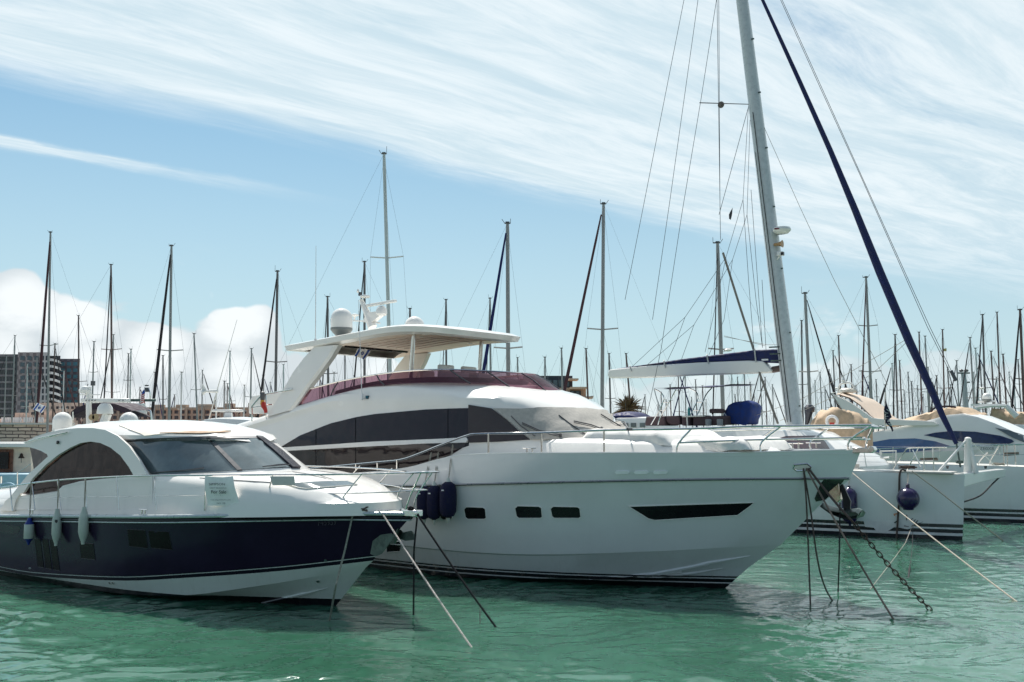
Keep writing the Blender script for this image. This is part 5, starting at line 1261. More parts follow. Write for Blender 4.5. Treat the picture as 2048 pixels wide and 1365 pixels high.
for x in (146, 262): MB().tube([lp(x, 824, 36.5), lp(x, 866, 36.5)], .03, 6).build('awning_post', steel, ly)
# second radar gantry with the striped flag
gy = thing('motor_yacht', 'hidden white yacht with steel gantry and grey radar bar right of the radar domes', 'motor yacht', atY(300, 900, 46))
g_ = lambda x, y: atY(x, y, 46)
Fg = Frame(g_(300, 900).x, 43, 88)
hull(Fg, [(lambda a: 1.7, 0, bow(2.0, 6)), (lambda a: .7, .8, bow(1.8, 5)), (lambda a: -.3, 1.6, bow(1.4, 5))], 12, 12).build('hull', hull_far, gy)
ushell(Fg, [(1.5, 2, 1.6, 2), (2.6, 3, 1.5, 2), (2.8, 3.5, 1.2, 1.6)], 10).build('superstructure', gel, gy)
MB().tube(ring_curve([g_(264, 862), g_(264, 828), g_(270, 821), g_(296, 821), g_(302, 828), g_(304, 862)], 4), .05, 8).tube(ring_curve([g_(288, 802), g_(288, 786), g_(291, 778), g_(297, 778), g_(300, 786), g_(300, 802)], 4), .03, 6).build('gantry', steel, gy)
MB().box((g_(262, 801)+g_(311, 801))/2, 1.15, .12, .12, XY).build('radar_scanner', galv, gy, bevel=.02)
MB().lathe([(.3, -.4), (.3, -.1), (.2, .1)], g_(281, 812), 14).build('radar_pedestal', gel, gy)
MB().box(g_(293.5, 780), .18, .14, .2, XY).lathe([(.03, 0), (.1, .02), (.1, .06)], g_(293.5, 773), 10).build('lamp_housing', alu_d, gy)
# roof with radar bar beside the centre yacht
ry = thing('motor_yacht', 'white yacht roof with flat radar bar left of the centre yacht flybridge', 'motor yacht', atY(450, 900, 40))
r_ = lambda x, y: atY(x, y, 40)
Fr = Frame(r_(520, 900).x, 40, 20)
hull(Fr, [(lambda a: 1.8, 0, bow(2.0, 6)), (lambda a: .7, .8, bow(1.8, 5)), (lambda a: -.3, 1.6, bow(1.4, 5))], 12, 12).build('hull', hull_far, ry)
sidebody(Fr, [(395, 900), (399, 842), (408, 838), (440, 836), (500, 839), (528, 845), (545, 870)], 1.7, 1.8, 1.5).build('superstructure', gel, ry)
MB().box((r_(424, 822)+r_(486, 822))/2, 1.24, .14, .10, XY).build('radar_scanner', gel, ry, bevel=.03)
MB().box(r_(457, 831), .30, .3, .22, XY, taper=.8).build('radar_pedestal', gel, ry, bevel=.02)
MB().tube([r_(416, 845), r_(434, 782), r_(447, 735), r_(474, 640)], [.025, .02, .014, .008], 6).build('whip_aerial', gel2, ry)
MB().tube([r_(432, 838), r_(433, 785)], .03, 8).tube([r_(405, 785), r_(412, 783), r_(436, 783)], [.12, .05, .07], 8).slab([r_(404, 786), r_(404, 768), r_(408, 771), r_(414, 782)], (0, 1, 0), .03).build('wind_generator', gel, ry)
# old wooden boat
wy = thing('wooden_motorboat', 'cream cabin boat with varnished door and small bell at the left edge', 'boat', atY(0, 960, 30))
wp = lambda x, y, Y=30.0: atY(x, y, Y)
def wbox(x0, y0, x1, y1, Y0, Y1):
    a_, b_ = wp(x0, y0, Y0), wp(x1, y1, Y0); c = (a_+b_)/2; return c+Vector((0, (Y1-Y0)/2, 0)), abs(b_.x-a_.x), Y1-Y0, abs(a_.z-b_.z)
c, sx_, sy_, sz_ = wbox(-190, 895, 60, 990, 30, 33); MB().box(c, sx_, sy_, sz_, XY).build('cabin', mat('cream_paint', (.82, .66, .52), .6, var=.08), wy, bevel=.02)
c, sx_, sy_, sz_ = wbox(-200, 887, 64, 895, 29.7, 33.3); MB().box(c, sx_, sy_, sz_, XY).build('roof', gel, wy, bevel=.03)
c, sx_, sy_, sz_ = wbox(-26, 899, 22, 984, 29.93, 29.99); dr = MB().box(c, sx_, sy_, sz_, XY).build('door', wood, wy, bevel=.01)
c, sx_, sy_, sz_ = wbox(-20, 905, 16, 938, 29.89, 29.92); MB().box(c, sx_, sy_, sz_, XY).build('window', hole, dr)
c, sx_, sy_, sz_ = wbox(-20, 944, 15, 978, 29.89, 29.92); MB().box(c, sx_, sy_, sz_, XY).build('panel', mat('mahogany_panel', (.2, .06, .025), .35, var=.3), dr, bevel=.01)
MB().lathe([(.09, 0), (.085, .02), (.05, .07), (.04, .12), (.015, .15)], wp(42.5, 917, 29.85), 14).tube([wp(42.5, 917, 29.85), wp(42.5, 926, 29.85)], .008, 5).tube([wp(42.5, 909, 29.85), wp(42.5, 908, 30)], .015, 5).build('bell', mat('dark_bronze', (.06, .04, .03), .4, metal=.8), wy)
c, sx_, sy_, sz_ = wbox(-190, 990, 75, 1040, 29, 34); MB().box(c, sx_, sy_, sz_+1.2, XY).build('hull', tealw, wy, bevel=.05)
MB().tube([wp(35, 990, 28.6), wp(35, 945, 28.6)], .02, 6).tube([wp(2, 990, 28.6), wp(3, 953, 28.6)], .03, 6).tube([wp(35, 946, 28.6), wp(62, 928, 28.6)], .01, 5).build('rail_post', steel, wy)
MB().tube([wp(14, 978, 28.5)+Vector((.22*math.cos(t), 0, .14*math.sin(t))) for t in [i*.4 for i in range(17)]], .05, 6).build('rope_bundle', tealw, wy)
# boat with blue sprayhood behind the coachroof
sy = thing('sailing_boat', 'small white boat with blue sprayhood just right of the grey windscreen cover', 'boat', atY(1270, 880, 48))
Fs = Frame(atY(1340, 900, 48).x, 48, 30)
hull(Fs, [(lambda a: 1.7, 0, bow(1.7, 5)), (lambda a: .6, .6, bow(1.5, 5)), (lambda a: -.3, 1.6, bow(1.1, 5))], 11, 12).build('hull', hull_far, sy)
sidebody(Fs, [(1225, 870), (1232, 836), (1300, 835), (1312, 838), (1325, 870)], 1.6, 1.5, 1.3).build('cabin', gel, sy)
for i, x in enumerate((1246, 1262, 1280)):
    a_, b_ = Fs.p(x, 845, 1.42), Fs.p(x+10, 856, 1.42)
    MB().box((a_+b_)/2, .26, .05, .2, (Fs.A, Fs.N, up_)).build('cabin_window', glass_g, sy)
sidebody(Fs, [(1222, 838), (1226, 828), (1245, 825), (1262, 826), (1276, 831), (1280, 836)], 3.7, 1.0, .8).build('sprayhood', navyc, sy)
# ================================================================ MOORING LINES
wl = lambda x, y: atZ(x, y, -.04)
def rope(name, label, pts, r, m, cat_='rope', group=None):
    o = MB().tube(pts, r, 6).build(name, m); return tag(o, label, cat_, group)
gR = 'mooring ropes in front of the boats'
hw = M.p(1607, 937, M.loc(hs(1607, 937)[0])[1]+.03)
rope('mooring_rope', 'brown rope falling almost straight down from the steel hawse hole', ring_curve([hw, atY(1613, 1010, hw.y-.1), wl(1621, 1213)], 5), .016, rope_b, group=gR)
rope('mooring_rope', 'brown rope curving outward from the hawse hole to the water', ring_curve([hw, atY(1621, 1020, hw.y-.1), atY(1635, 1120, hw.y-.3), atY(1650, 1175, wl(1668, 1207).y+.1), wl(1668, 1207)], 5), .016, rope_b, group=gR)
rope('mooring_rope', 'long pale-ended rope from the hawse hole, slanting down left of the chain', sag(hw+M.A*-.06, wl(1790, 1244), .06), .018, mat('two_tone_rope', (.16, .12, .10), .9, var=.7, vscale=1.2, bump=.6), group=gR)
rope('mooring_rope', 'thin black rope dropping straight below the hanging anchor', [M.p(1680, 1006, 0), atY(1679, 1100, 18.8), wl(1676, 1188)], .014, rope_k, group=gR)
e_ch = wl(1867, 1226); s_ch = atY(1706, 1045, 18.6)
rope('mooring_rope', 'brown rope from the hawse hole to the top of the rusty chain', sag(hw+M.A*-.1, s_ch, .03), .022, rope_b, group=gR)
ch = MB(); P_ = sag(s_ch, e_ch, .05, 60); Ls = [0]
for a_, b_ in zip(P_, P_[1:]): Ls.append(Ls[-1]+(b_-a_).length)
d_ = 0; k = 0
while d_ < Ls[-1]:
    i = max(j for j in range(len(Ls)) if Ls[j] <= d_); i = min(i, len(P_)-2)
    c = P_[i].lerp(P_[i+1], (d_-Ls[i])/(Ls[i+1]-Ls[i])); t = (P_[i+1]-P_[i]).normalized()
    n_ = t.cross(up_).normalized()
    if k % 2: n_ = t.cross(n_).normalized()
    ch.tube([c+t*(.075*math.cos(x))+n_*(.036*math.sin(x)) for x in [j*math.pi/6 for j in range(13)]], .011, 5, cap=False)
    d_ += .105; k += 1
tag(ch.build('chain', rust), 'rusty chain slanting into the water below the centre yacht bow', 'chain')
cn0 = K.w(1.9, .5, 1.95)
rope('mooring_rope', 'long taut pale rope from the catamaran deck crossing in front of the ball fender', sag(K.edge(1702, 944, kb, -.04, 1.95, 12), wl(2043, 1211), .05), .016, rope_w, group=gR)
rope('mooring_rope', 'taut pale rope from the heaped coil past the bow edge of the catamaran', [K.p(1824, 943, .95), K.p(1870, 977, .95), K.p(1922, 1018, .9), wl(2010, 1085)], .019, rope_w, group=gR)
hh = K.loc(ks(1796, 1000)[0])[1]+.03
rope('mooring_rope', 'brown rope hanging flat against the catamaran hull left of the ball fender', ring_curve([K.p(1812, 942, hh-.1), K.p(1800, 945, hh), K.p(1798, 1000, hh), K.p(1793, 1078, hh+.02)], 5), .03, rope_b, group=gR)
rope('mooring_rope', 'black rope looping from the crossbeam end down behind the near bow', ring_curve([e1-up_*.12, K.p(1985, 968, -4.6), K.p(1960, 992, -3.4), K.p(1925, 1005, -1.0)], 5), .025, rope_k, group=gR)
kq = atY(1828, 1052, 24.5)
rope('mooring_rope', 'thin frayed line running down left from the knot below the script letters', [ks(1826, 1050)[0]+K.N*.05, atY(1811, 1086, 26), atY(1790, 1115, 24), wl(1733, 1189)], .008, rope_w, group=gR)
rope('mooring_rope', 'thin line with black lower half curving into the water right of the chain', ring_curve([ks(1827, 1050)[0]+K.N*.05, atY(1824, 1100, 26), atY(1820, 1130, 24), atY(1815, 1165, 22), wl(1802, 1201)], 4), [.008]*9+[.022]*8, rope_k, group=gR)
bowc = B.w(-.05, 0, 1.85)
rope('mooring_rope', 'black rope falling vertically from the navy cruiser bow', [bowc, B.w(-.16, .02, 1.7), atY(828, 1100, 17.7), wl(827, 1235)], .018, rope_k, group=gR)
rope('mooring_rope', 'thick black rope slanting right from the navy cruiser bow', [bowc, B.w(-.2, .04, 1.78)]+sag(B.w(-.24, .04, 1.72), wl(995, 1259), .03), .019, rope_k, group=gR)
q_ = atY(960, 1212, wl(995, 1259).y+.35)
rope('rope_tail', 'short pale frayed tail knotted on the slanting black rope', [q_+Vector((0, 0, .03)), atY(960, 1235, q_.y-.02), atY(960, 1255, q_.y-.03)], .012, rope_w)
rope('mooring_rope', 'long white rope slanting right from the foredeck cleat of the navy cruiser', [B.edge(757, 1022, b_s, .0, 1.8, 14)]+sag(B.edge(766, 1030, b_s, -.05, 1.75, 14), wl(948, 1302), .03), .015, mat('white_laid_rope', (.52, .46, .42), .85, var=.35, vscale=40, bump=1.0, bscale=60), group=gR)
rope('mooring_rope', 'grey rope falling down the navy hull from the coiled rope', [B.edge(718, 1024, b_s, .05, 1.75, 14), B.edge(705, 1032, b_s, -.05, 1.75, 14), atY(690, 1100, 17.6), atY(672, 1170, 17.0), wl(658, 1247)], .017, mat('grey_green_rope', (.22, .23, .19), .9, var=.4, vscale=50, bump=.8), group=gR)

# ================================================================ SAILING BOATS BEHIND
mast_lt = mat('mast_silver', (.34, .33, .32), .45, metal=.4, var=.1, vscale=3); mast_dk = mat('mast_brown_grey', (.19, .17, .17), .5, metal=.2); mast_br = mat('mast_wood_brown', (.16, .10, .09), .6); mast_wh = mat('mast_white', (.60, .62, .60), .4)
wire_m = mat('stay_wire', (.18, .19, .20), .5, metal=.4)
sc_dk = mat('furled_black', (.03, .022, .025), .8); sc_bl = mat('furled_navy', (.01, .015, .10), .8); sc_br = mat('furled_maroon', (.09, .035, .04), .8); sc_wh = mat('furled_cream', (.5, .47, .42), .8)
mms = [mast_lt, mast_dk, mast_br, mast_wh]
rs = random.Random(12)
def sailboat(xt, yt, xb, w_px, label, group, hgt=None, mm=mast_lt, spr=(.45, .72), furl=None, head=None, detail=2, D=None, fx=None):
    """xt,yt mast top and xb mast foot in the picture; w_px mast width there"""
    hgt = hgt or 15.5
    D = D or 2000*(hgt-CH)/max(855-yt, 8)
    top = atY(xt, yt, D); f0 = atY(xb, 852, D)
    s_ = (top.z-1.1)/max(top.z-f0.z, .1); foot = top+(f0-top)*s_
    rr = max(w_px*.85, 1.7)*D/4000.0
    H = top.z
    th = head if head is not None else rs.choice((36, 216, 30, 210, 150, 330))
    fr = Frame(foot.x, foot.y, th); fr.o = Vector((foot.x, foot.y, 0))+fr.A*(-H*.30)
    Lh = H*.78; Bm = H*.115
    t = thing('sailing_boat', label, 'sailboat', fr.w(Lh/2, 0, 0), group)
    hull(fr, [(lambda a: 1.15+.012*(a-4)**2, 0, bow(Bm, Lh*.6)), (lambda a: .5, .5, bow(Bm*.97, Lh*.6)), (lambda a: -.15, 1.1, bow(Bm*.7, Lh*.6))], Lh, 8).build('hull', hull_far, t)
    deckmesh(fr, lambda a: 1.15+.012*(a-4)**2, 0, bow(Bm, Lh*.6), Lh, nt=8, drop=.02).build('deck', gel2, t)
    if detail > 0: sidebody(fr, [(Lh*.28, 1.2), (Lh*.36, 1.6), (Lh*.6, 1.75), (Lh*.64, 1.3)], 1.05, Bm*.6, Bm*.5, px=False).build('cabin', gel, t)
    ms = MB().tube([foot, foot.lerp(top, .5), foot.lerp(top, .96), top], [rr*1.15, rr*1.1, rr, rr*.8], 8)
    mo_ = ms.build('mast', mm, t)
    ex = Vector((1, 0, 0))
    mw = rs.uniform(1.2, 2.6); mk_ = rs.choice((-1, 1)); mh = MB().tube([top-ex*rr*mk_*1.6, top+ex*rr*mw*mk_], rr*.4, 5).tube([top+ex*rr*mw*mk_, top+ex*rr*mw*mk_+up_*rr*rs.uniform(1.5, 5)], rr*.13, 4).tube([top-ex*rr*mk_*1.5, top-ex*rr*mk_*3+up_*rr*2.2], rr*.15, 4).box(top+up_*rr*.3, rr*2.1, rr*2.1, rr*.9, XY)
    mh.build('masthead_gear', alu_d, mo_)
    sa = rs.uniform(-.5, .5); sx = Vector((math.cos(sa), math.sin(sa), 0)); swl = []
    wr = max(.005, D*.000085); wm = MB()
    for k in spr:
        c = foot.lerp(top, k); hw_ = H*.062*(1.15-k*.5)
        MB().tube([c-sx*hw_+up_*.08, c, c+sx*hw_+up_*.08], rr*.42, 5).build('spreader', mm, mo_); swl.append((c, hw_))
    for sg in (-1, 1):
        pts = [top-up_*.3]+[c+sx*sg*hw_+up_*.08 for c, hw_ in reversed(swl)]+[foot+sx*sg*Bm*.9]
        wm.tube(pts, wr, 4, cap=False)
        if swl: wm.tube([swl[0][0]+up_*.1, foot+sx*sg*Bm*.8+fr.A*.4], wr, 4, cap=False)
    wm.tube([top, fr.w(Lh, 0, 1.4)], wr, 4, cap=False)
    bowp = fr.w(.15, 0, 1.3)
    if fx is not None: bowp = atY(fx, 862, D-1.5)
    wm.tube([top-up_*.4, bowp], wr, 4, cap=False)
    wm.build('rigging', wire_m, t)
    if furl:
        fm_, fw = furl; s0 = top.lerp(bowp, .05)
        MB().tube([s0, s0.lerp(bowp, .15), s0.lerp(bowp, .75), bowp.lerp(s0, .04)], [fw*.5*D/2000*q for q in (.5, .8, 1.15, .9)], 6).build('furled_sail', fm_, t)
    if detail > 1:
        bb_ = foot+up_*1.5; be_ = bb_+fr.A*H*.28+up_*.1
        MB().tube([bb_, be_], H*.007, 6).build('boom', mm, t)
        MB().tube([bb_+up_*.12, be_+up_*.1], [H*.014, H*.007], 6).build('sail_cover', rs.choice((navyc, beigec, sc_br, canvas)), t)
    return t
BIG = 'sailing boats in the rows behind'
big = [
 (101, 465, 95, 5, 'sailboat left of the white tower, grey mast and thick brown furled forestay', 16, mast_lt, (.50,), (sc_br, 5), 72),
 (157, 632, 158, 3.5, 'brown mast sailboat standing at the right edge of the grey tower', 15, mast_br, (.5,), None, 168),
 (222, 530, 224, 4.5, 'brown-grey mast sailboat, tallest between the tower and the black forestay', 16, mast_br, (.55,), (sc_dk, 2.5), 205),
 (343, 492, 338, 6, 'grey mast sailboat with black furled sail leaning left, above the cruiser windscreen', 16.5, mast_lt, (.5,), (sc_dk, 5.5), 300),
 (326, 712, 326, 3.5, 'short black mast sailboat close beside the tall grey mast with black furled sail', 13, mast_dk, (.5,), None, 342),
 (388, 668, 395, 3.5, 'slim grey mast sailboat above the middle of the terracotta block', 14, mast_lt, (.5,), None, 412),
 (555, 543, 550, 6, 'dark grey mast sailboat with black furled sail left of the flybridge arm', 16, mast_dk, (.5,), (sc_dk, 4), 512),
 (655, 594, 657, 5, 'dark mast sailboat just left of the large satellite dome', 15, mast_dk, (.5,), (sc_dk, 2.5), 640),
 (729, 524, 729, 5.5, 'black mast sailboat directly behind the radar mast of the centre yacht', 16, mast_dk, (.6,), (sc_dk, 3), 700),
 (768, 308, 783, 8, 'sailboat with the tallest pale slim mast rising behind the hardtop', 19, mast_wh, (.36, .66), None, 800),
 (820, 618, 818, 5, 'short dark mast sailboat behind the small white dome', 14, mast_dk, (.5,), None, 790),
 (892, 600, 893, 4.5, 'dark mast sailboat between the small dome and the navy furled sail', 15, mast_dk, (.5,), (sc_dk, 2), 880),
 (980, 597, 982, 4.5, 'grey mast sailboat partly hidden by the navy furled sail', 15, mast_lt, (.5,), (sc_dk, 2), 968),
 (1015, 447, 1017, 9, 'thick grey mast sailboat with navy furled sail beside the hardtop tip', 16.5, mast_lt, (.47,), (sc_bl, 7), 948),
 (1207, 408, 1204, 8, 'pale grey mast sailboat with maroon furled sail, left of the catamaran boom', 17, mast_lt, (.51,), (sc_br, 6.5), 1112),
 (1435, 486, 1447, 8.5, 'grey mast sailboat behind the catamaran boom, with small radar on its mast', 16.5, mast_lt, (.5,), (sc_dk, 2.5), 1425),
 (1610, 587, 1622, 7, 'grey mast sailboat just right of the big catamaran mast', 15.5, mast_lt, (.5,), (sc_dk, 3), 1690),
 (1603, 642, 1606, 4, 'dark mast sailboat crowding the left of the grey mast beside the catamaran mast', 14, mast_dk, (.5,), None, 1600),
 (1732, 555, 1745, 6, 'twin spreader sailboat behind the raised wing of the right-hand yacht', 16, mast_lt, (.46, .72), (sc_br, 3), 1722),
 (1090, 715, 1090, 4, 'short grey mast sailboat in front of the flat roofed building, left one', 13, mast_lt, (.5,), None, 1112),
 (1123, 697, 1126, 4, 'short grey mast sailboat in front of the flat roofed building, right one', 13, mast_lt, (.5,), None, 1140),
 (1172, 698, 1178, 4, 'short brown mast sailboat left of the pale mast with maroon furled sail', 13, mast_br, (.5,), None, 1210),
 (1218, 708, 1222, 4, 'short mast sailboat at the free end of the catamaran boom', 13, mast_dk, (.5,), None, 1245),
 (1252, 708, 1264, 4, 'brown mast sailboat standing through the palm tree', 13, mast_br, (.5,), None, 1290),
 (1677, 672, 1683, 3.5, 'thin mast sailboat left of the small radar arch on the right-hand yacht', 14, mast_br, (.5,), None, 1690),
 (1885, 660, 1890, 3.5, 'mast sailboat with a tiny yellow flag right of the navy furled jib', 14, mast_br, (.5,), None, 1878),
 (1965, 630, 1972, 4.5, 'dark mast sailboat with small radar, above the far right radar arch', 15, mast_dk, (.45,), (sc_dk, 3), 1950),
 (1994, 625, 2002, 3.5, 'thin brown mast sailboat, second tall mast from the right edge', 15, mast_br, (.5,), None, 2012),
 (2040, 620, 2050, 6, 'thick brown mast sailboat at the right picture edge', 15, mast_br, (.5,), (sc_dk, 4), 2020),
 (1838, 665, 1845, 3.5, 'thin mast sailboat just left of the tied part of the navy furled jib', 14, mast_br, (.5,), None, 1832),
 (1790, 670, 1796, 4, 'thin dark mast sailboat above the black bow pennant', 14, mast_dk, (.5,), (sc_dk, 2.5), 1786),
]
for xt, yt, xb, w_, lab, hg, mm, spr, fu_, fx_ in big:
    t = sailboat(xt, yt, xb, w_, lab, BIG, hg, mm, spr, fu_, fx=fx_)
    if 'small radar' in lab:
        D = [c for c in t.children if c.name.startswith('mast')][0]
        Pm = atY(xb+9 if xt < 1500 else xb-9, 702 if xt < 1500 else 778, 2000*(hg-CH)/(855-yt))
        MB().lathe([(.1, -.05), (.28, 0), (.3, .08), (.2, .15), (.02, .16)], Pm, 14).tube([Pm, Pm+Vector((-.4 if xt < 1500 else .4, 0, -.05))], .03, 5).build('radar_dome', gel, D)
    if 'yellow flag' in lab: patch('flag', [(1887, 698), (1893, 697), (1893, 703), (1887, 703)], surf_plane(atY(1890, 700, 2000*(hg-CH)/(855-yt)), (0, -1, 0)), mat('dull_yellow', (.5, .42, .15), .7), t, 0, .02, 4)
ORD = 'leftmost second third fourth fifth sixth seventh eighth ninth tenth eleventh twelfth thirteenth fourteenth fifteenth sixteenth seventeenth eighteenth nineteenth twentieth'.split()
TEN = {2: 'twenty', 3: 'thirty', 4: 'forty'}
def ordn(i):
    if i < 20: return ORD[i]+('' if i == 0 else ' from left')
    n = i+1
    if n % 10 == 0: return {30: 'thirtieth', 40: 'fortieth'}[n]+' from left'
    return TEN[n//10]+'-'+('first' if n % 10 == 1 else ORD[n % 10-1])+' from left'
def crowd(lst, where, group):
    for i_, (xt, yt, w_) in enumerate(sorted(lst)):
        label = 'thin far sailboat mast %s, %s of its group' % (where, ordn(i_))
        xb = xt+(xt-740)*.00045*(855-yt)/10+rs.uniform(-1, 1)
        sailboat(xt, yt, xb, w_, label, group, rs.uniform(12, 14.5), rs.choice((mast_dk, mast_br, mast_lt, mast_lt, mast_wh)), rs.choice(((.5,), (.45,), (.4, .7))),
                 (rs.choice((sc_dk, sc_dk, sc_br, sc_bl)), rs.uniform(1.6, 2.8)) if rs.random() < .5 else None, detail=0)
crowd([(30, 672, 3), (13, 712, 2.6), (55, 728, 2.6), (74, 715, 2.6), (128, 742, 2.6), (110, 688, 3.2)], 'against the grey tower', 'far sailing boats before the tower')
crowd([(188, 684, 3.5), (227, 670, 3), (257, 708, 3), (262, 699, 3.4), (310, 745, 3), (363, 745, 3.4), (405, 741, 2.6), (449, 763, 3.4), (455, 768, 2.8), (460, 703, 3.2), (489, 771, 3), (503, 698, 3.6), (527, 752, 2.8), (541, 766, 2.6), (175, 770, 2.4), (280, 775, 2.4), (349, 790, 2.2), (430, 797, 2.2)], 'above the terracotta block', 'far sailing boats before the terracotta block')
crowd([(567, 730, 3), (690, 700, 3.2), (668, 745, 2.8), (708, 752, 2.6), (775, 715, 3), (843, 750, 2.6), (915, 745, 2.8), (1035, 716, 3.6), (940, 752, 2.4), (640, 755, 2.4)], 'behind the flybridge', 'far sailing boats behind the flybridge')
c1_ = [(1290, 790, 2.2), (1322, 785, 2.4), (1340, 770, 2.4), (1356, 740, 2.4), (1370, 745, 2.6), (1391, 760, 2.4), (1405, 772, 2.4), (1463, 745, 2.6), (1475, 755, 2.4), (1488, 735, 2.8), (1500, 765, 2.4), (1520, 740, 2.6), (1530, 755, 2.4), (1332, 800, 2), (1383, 795, 2), (1412, 800, 2), (1470, 790, 2.2), (1545, 770, 2.4), (1316, 805, 2), (1508, 790, 2.2)]
crowd(c1_, 'behind the catamaran helm', 'far sailing boats behind the catamaran helm')
c2_ = [(1640, 745, 2.6), (1666, 702, 3.2), (1702, 730, 3), (1724, 742, 3.4), (1752, 760, 2.6), (1770, 770, 2.8), (1784, 728, 3), (1799, 722, 3.2), (1823, 764, 3), (1835, 772, 2.4), (1850, 673, 3.4), (1862, 758, 2.6), (1873, 752, 3), (1901, 770, 2.4), (1913, 722, 3.2), (1940, 676, 3.8), (1951, 697, 3.4), (1960, 722, 3), (1982, 703, 3.6), (2006, 709, 3.6), (2018, 745, 2.6), (2028, 760, 2.6), (1650, 775, 2.2), (1690, 765, 2.4), (1712, 772, 2.2), (1808, 782, 2.2), (1846, 790, 2.2), (1886, 780, 2.2), (1925, 770, 2.4), (1970, 760, 2.6), (1993, 755, 2.6), (1930, 745, 2.6), (1630, 762, 2.4), (1658, 740, 2.6), (1738, 765, 2.4), (1816, 745, 2.6), (1856, 735, 2.8), (1895, 735, 2.8), (1947, 745, 2.6), (2036, 720, 3)]
crowd(c2_, 'above the right-hand yachts', 'far sailing boats on the right')

# ================================================================ SHORE
def facade(parent, x0, x1, y0, y1, D, cols, rows, m, name='window', fx=.62, fy=.6, frame_m=None, depth=.25):
    """windows set 3 cm proud of a camera-facing facade"""
    for i in range(cols):
        for j in range(rows):
            cx = x0+(x1-x0)*(i+.5)/cols; cy = y0+(y1-y0)*(j+.5)/rows
            P = atY(cx, cy, D-.06); wx = (x1-x0)/cols*fx*D/2000; wz = (y1-y0)/rows*fy*D/2000
            o = MB().box(P, wx, .12, wz, XY).build(name, m, parent, smooth=False)
def pbox(x0, x1, y0, D, dep, z0=0):
    a_, b_ = atY(x0, y0, D), atY(x1, y0, D); k = (D+dep)/D; sh = b_.x*(k-1)
    z1 = a_.z; v_ = [(a_.x, D, z0), (b_.x, D, z0), (b_.x+sh, D+dep, z0), (a_.x+sh, D+dep, z0)]
    return MB().add([Vector(p) for p in v_]+[Vector((p[0], p[1], z1)) for p in v_], [(3, 2, 1, 0), (4, 5, 6, 7), (0, 1, 5, 4), (1, 2, 6, 5), (2, 3, 7, 6), (3, 0, 4, 7)])
def block(x0, x1, y0, D, dep, z0=0):
    a_, b_ = atY(x0, y0, D), atY(x1, y0, D)
    return Vector(((a_.x+b_.x)/2, D+dep/2, (a_.z+z0)/2)), abs(b_.x-a_.x), dep, a_.z-z0
def chk(name, c1, c2, sx, sz):
    m = bpy.data.materials.new(name); m.use_nodes = True; q = G(m.node_tree); b = m.node_tree.nodes['Principled BSDF']
    t = q.n('ShaderNodeTexCoord').outputs['Object']; s_ = q.n('ShaderNodeSeparateXYZ'); m.node_tree.links.new(t, s_.inputs[0])
    ck = q.n('ShaderNodeTexChecker'); ck.inputs['Color1'].default_value = (*c1, 1); ck.inputs['Color2'].default_value = (*c2, 1); ck.inputs['Scale'].default_value = 1
    v_ = q.xyz(q.m('DIVIDE', s_.outputs[0], sx), .5, q.m('DIVIDE', s_.outputs[2], sz)); m.node_tree.links.new(v_, ck.inputs['Vector'])
    m.node_tree.links.new(ck.outputs[0], b.inputs['Base Color']); b.inputs['Roughness'].default_value = .8
    return m
tw = thing('apartment_tower', 'tall grey chequered apartment block with curved white balconies at the far left', 'building', atY(50, 855, 370))
pbox(-60, 36, 709, 372, 30).build('glass_wing', mat('dark_curtain_glass', (.02, .025, .04), .15, spec=.8, var=.3, vscale=.3), tw)
pbox(36, 82, 705, 366, 30).build('wall', chk('chequered_stone', (.20, .175, .18), (.36, .33, .33), 1.25, 1.6), tw)
facade(tw, 38, 80, 710, 842, 366, 3, 10, mat('blue_window', (.05, .09, .12), .12, spec=.8), fx=.62, fy=.62)
pbox(82, 98, 705, 365, 30).build('wall', mat('pale_stone', (.55, .55, .55), .7), tw)
facade(tw, 82, 97, 710, 842, 365, 2, 10, mat('dark_window', (.02, .03, .05), .15), fx=.5, fy=.7)
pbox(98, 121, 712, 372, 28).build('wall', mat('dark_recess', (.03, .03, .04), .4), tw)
for j in range(10):
    y = 722+j*13.2
    pts = [atY(97+24*i/6, y+(i/6)**2*6, 366+7*(i/6)**2) for i in range(7)]
    MB().grid([pts, [p+up_*.9 for p in pts]]).grid([[p+Vector((0, 1.5, 0)) for p in pts], pts]).build('balcony', mat('white_render', (.62, .63, .64), .7), tw)
for j in range(11): MB().box(atY(-12, 712+j*13.2, 371.6), 15, .5, .7, XY).build('floor_band', mat('grey_band', (.22, .21, .22), .7), tw)
t2 = thing('apartment_tower', 'lower grey apartment block with bright blue windows right of the balconies', 'building', atY(140, 855, 390))
pbox(118, 160, 718, 388, 30).build('wall', chk('chequered_stone_dark', (.13, .115, .135), (.20, .18, .20), 1.3, 1.7), t2)
facade(t2, 119, 157, 722, 848, 388, 3, 10, mat('sky_window', (.12, .28, .34), .1, spec=.8), fx=.62, fy=.55)
terra = mat('terracotta_stone', (.52, .34, .26), .85, var=.2, vscale=.4)
rowb = thing('waterfront_block', 'long low terracotta apartment block along the left waterfront', 'building', atY(340, 855, 300))
pbox(120, 535, 817, 300, 18).build('wall', terra, rowb)
pbox(118, 538, 815, 299.5, 19, z0=8.6).build('parapet', mat('stone_cap', (.42, .31, .24), .8), rowb)
facade(rowb, 124, 532, 819, 852, 300, 33, 3, mat('dark_loggia', (.05, .035, .04), .5), fx=.6, fy=.6)
for i in range(9):
    x = 130+i*47; MB().box(atY(x, 813, 303), rs.uniform(2, 5), 3, rs.uniform(.8, 2), XY).build('roof_box', mat('roof_tan', (.45, .36, .28), .8), rowb)
for i in range(12): MB().box(atY(135+i*34, 835, 299.6), .5, .5, 5.6, XY).build('pillar', mat('stone_cap', (.42, .31, .24), .8), rowb)
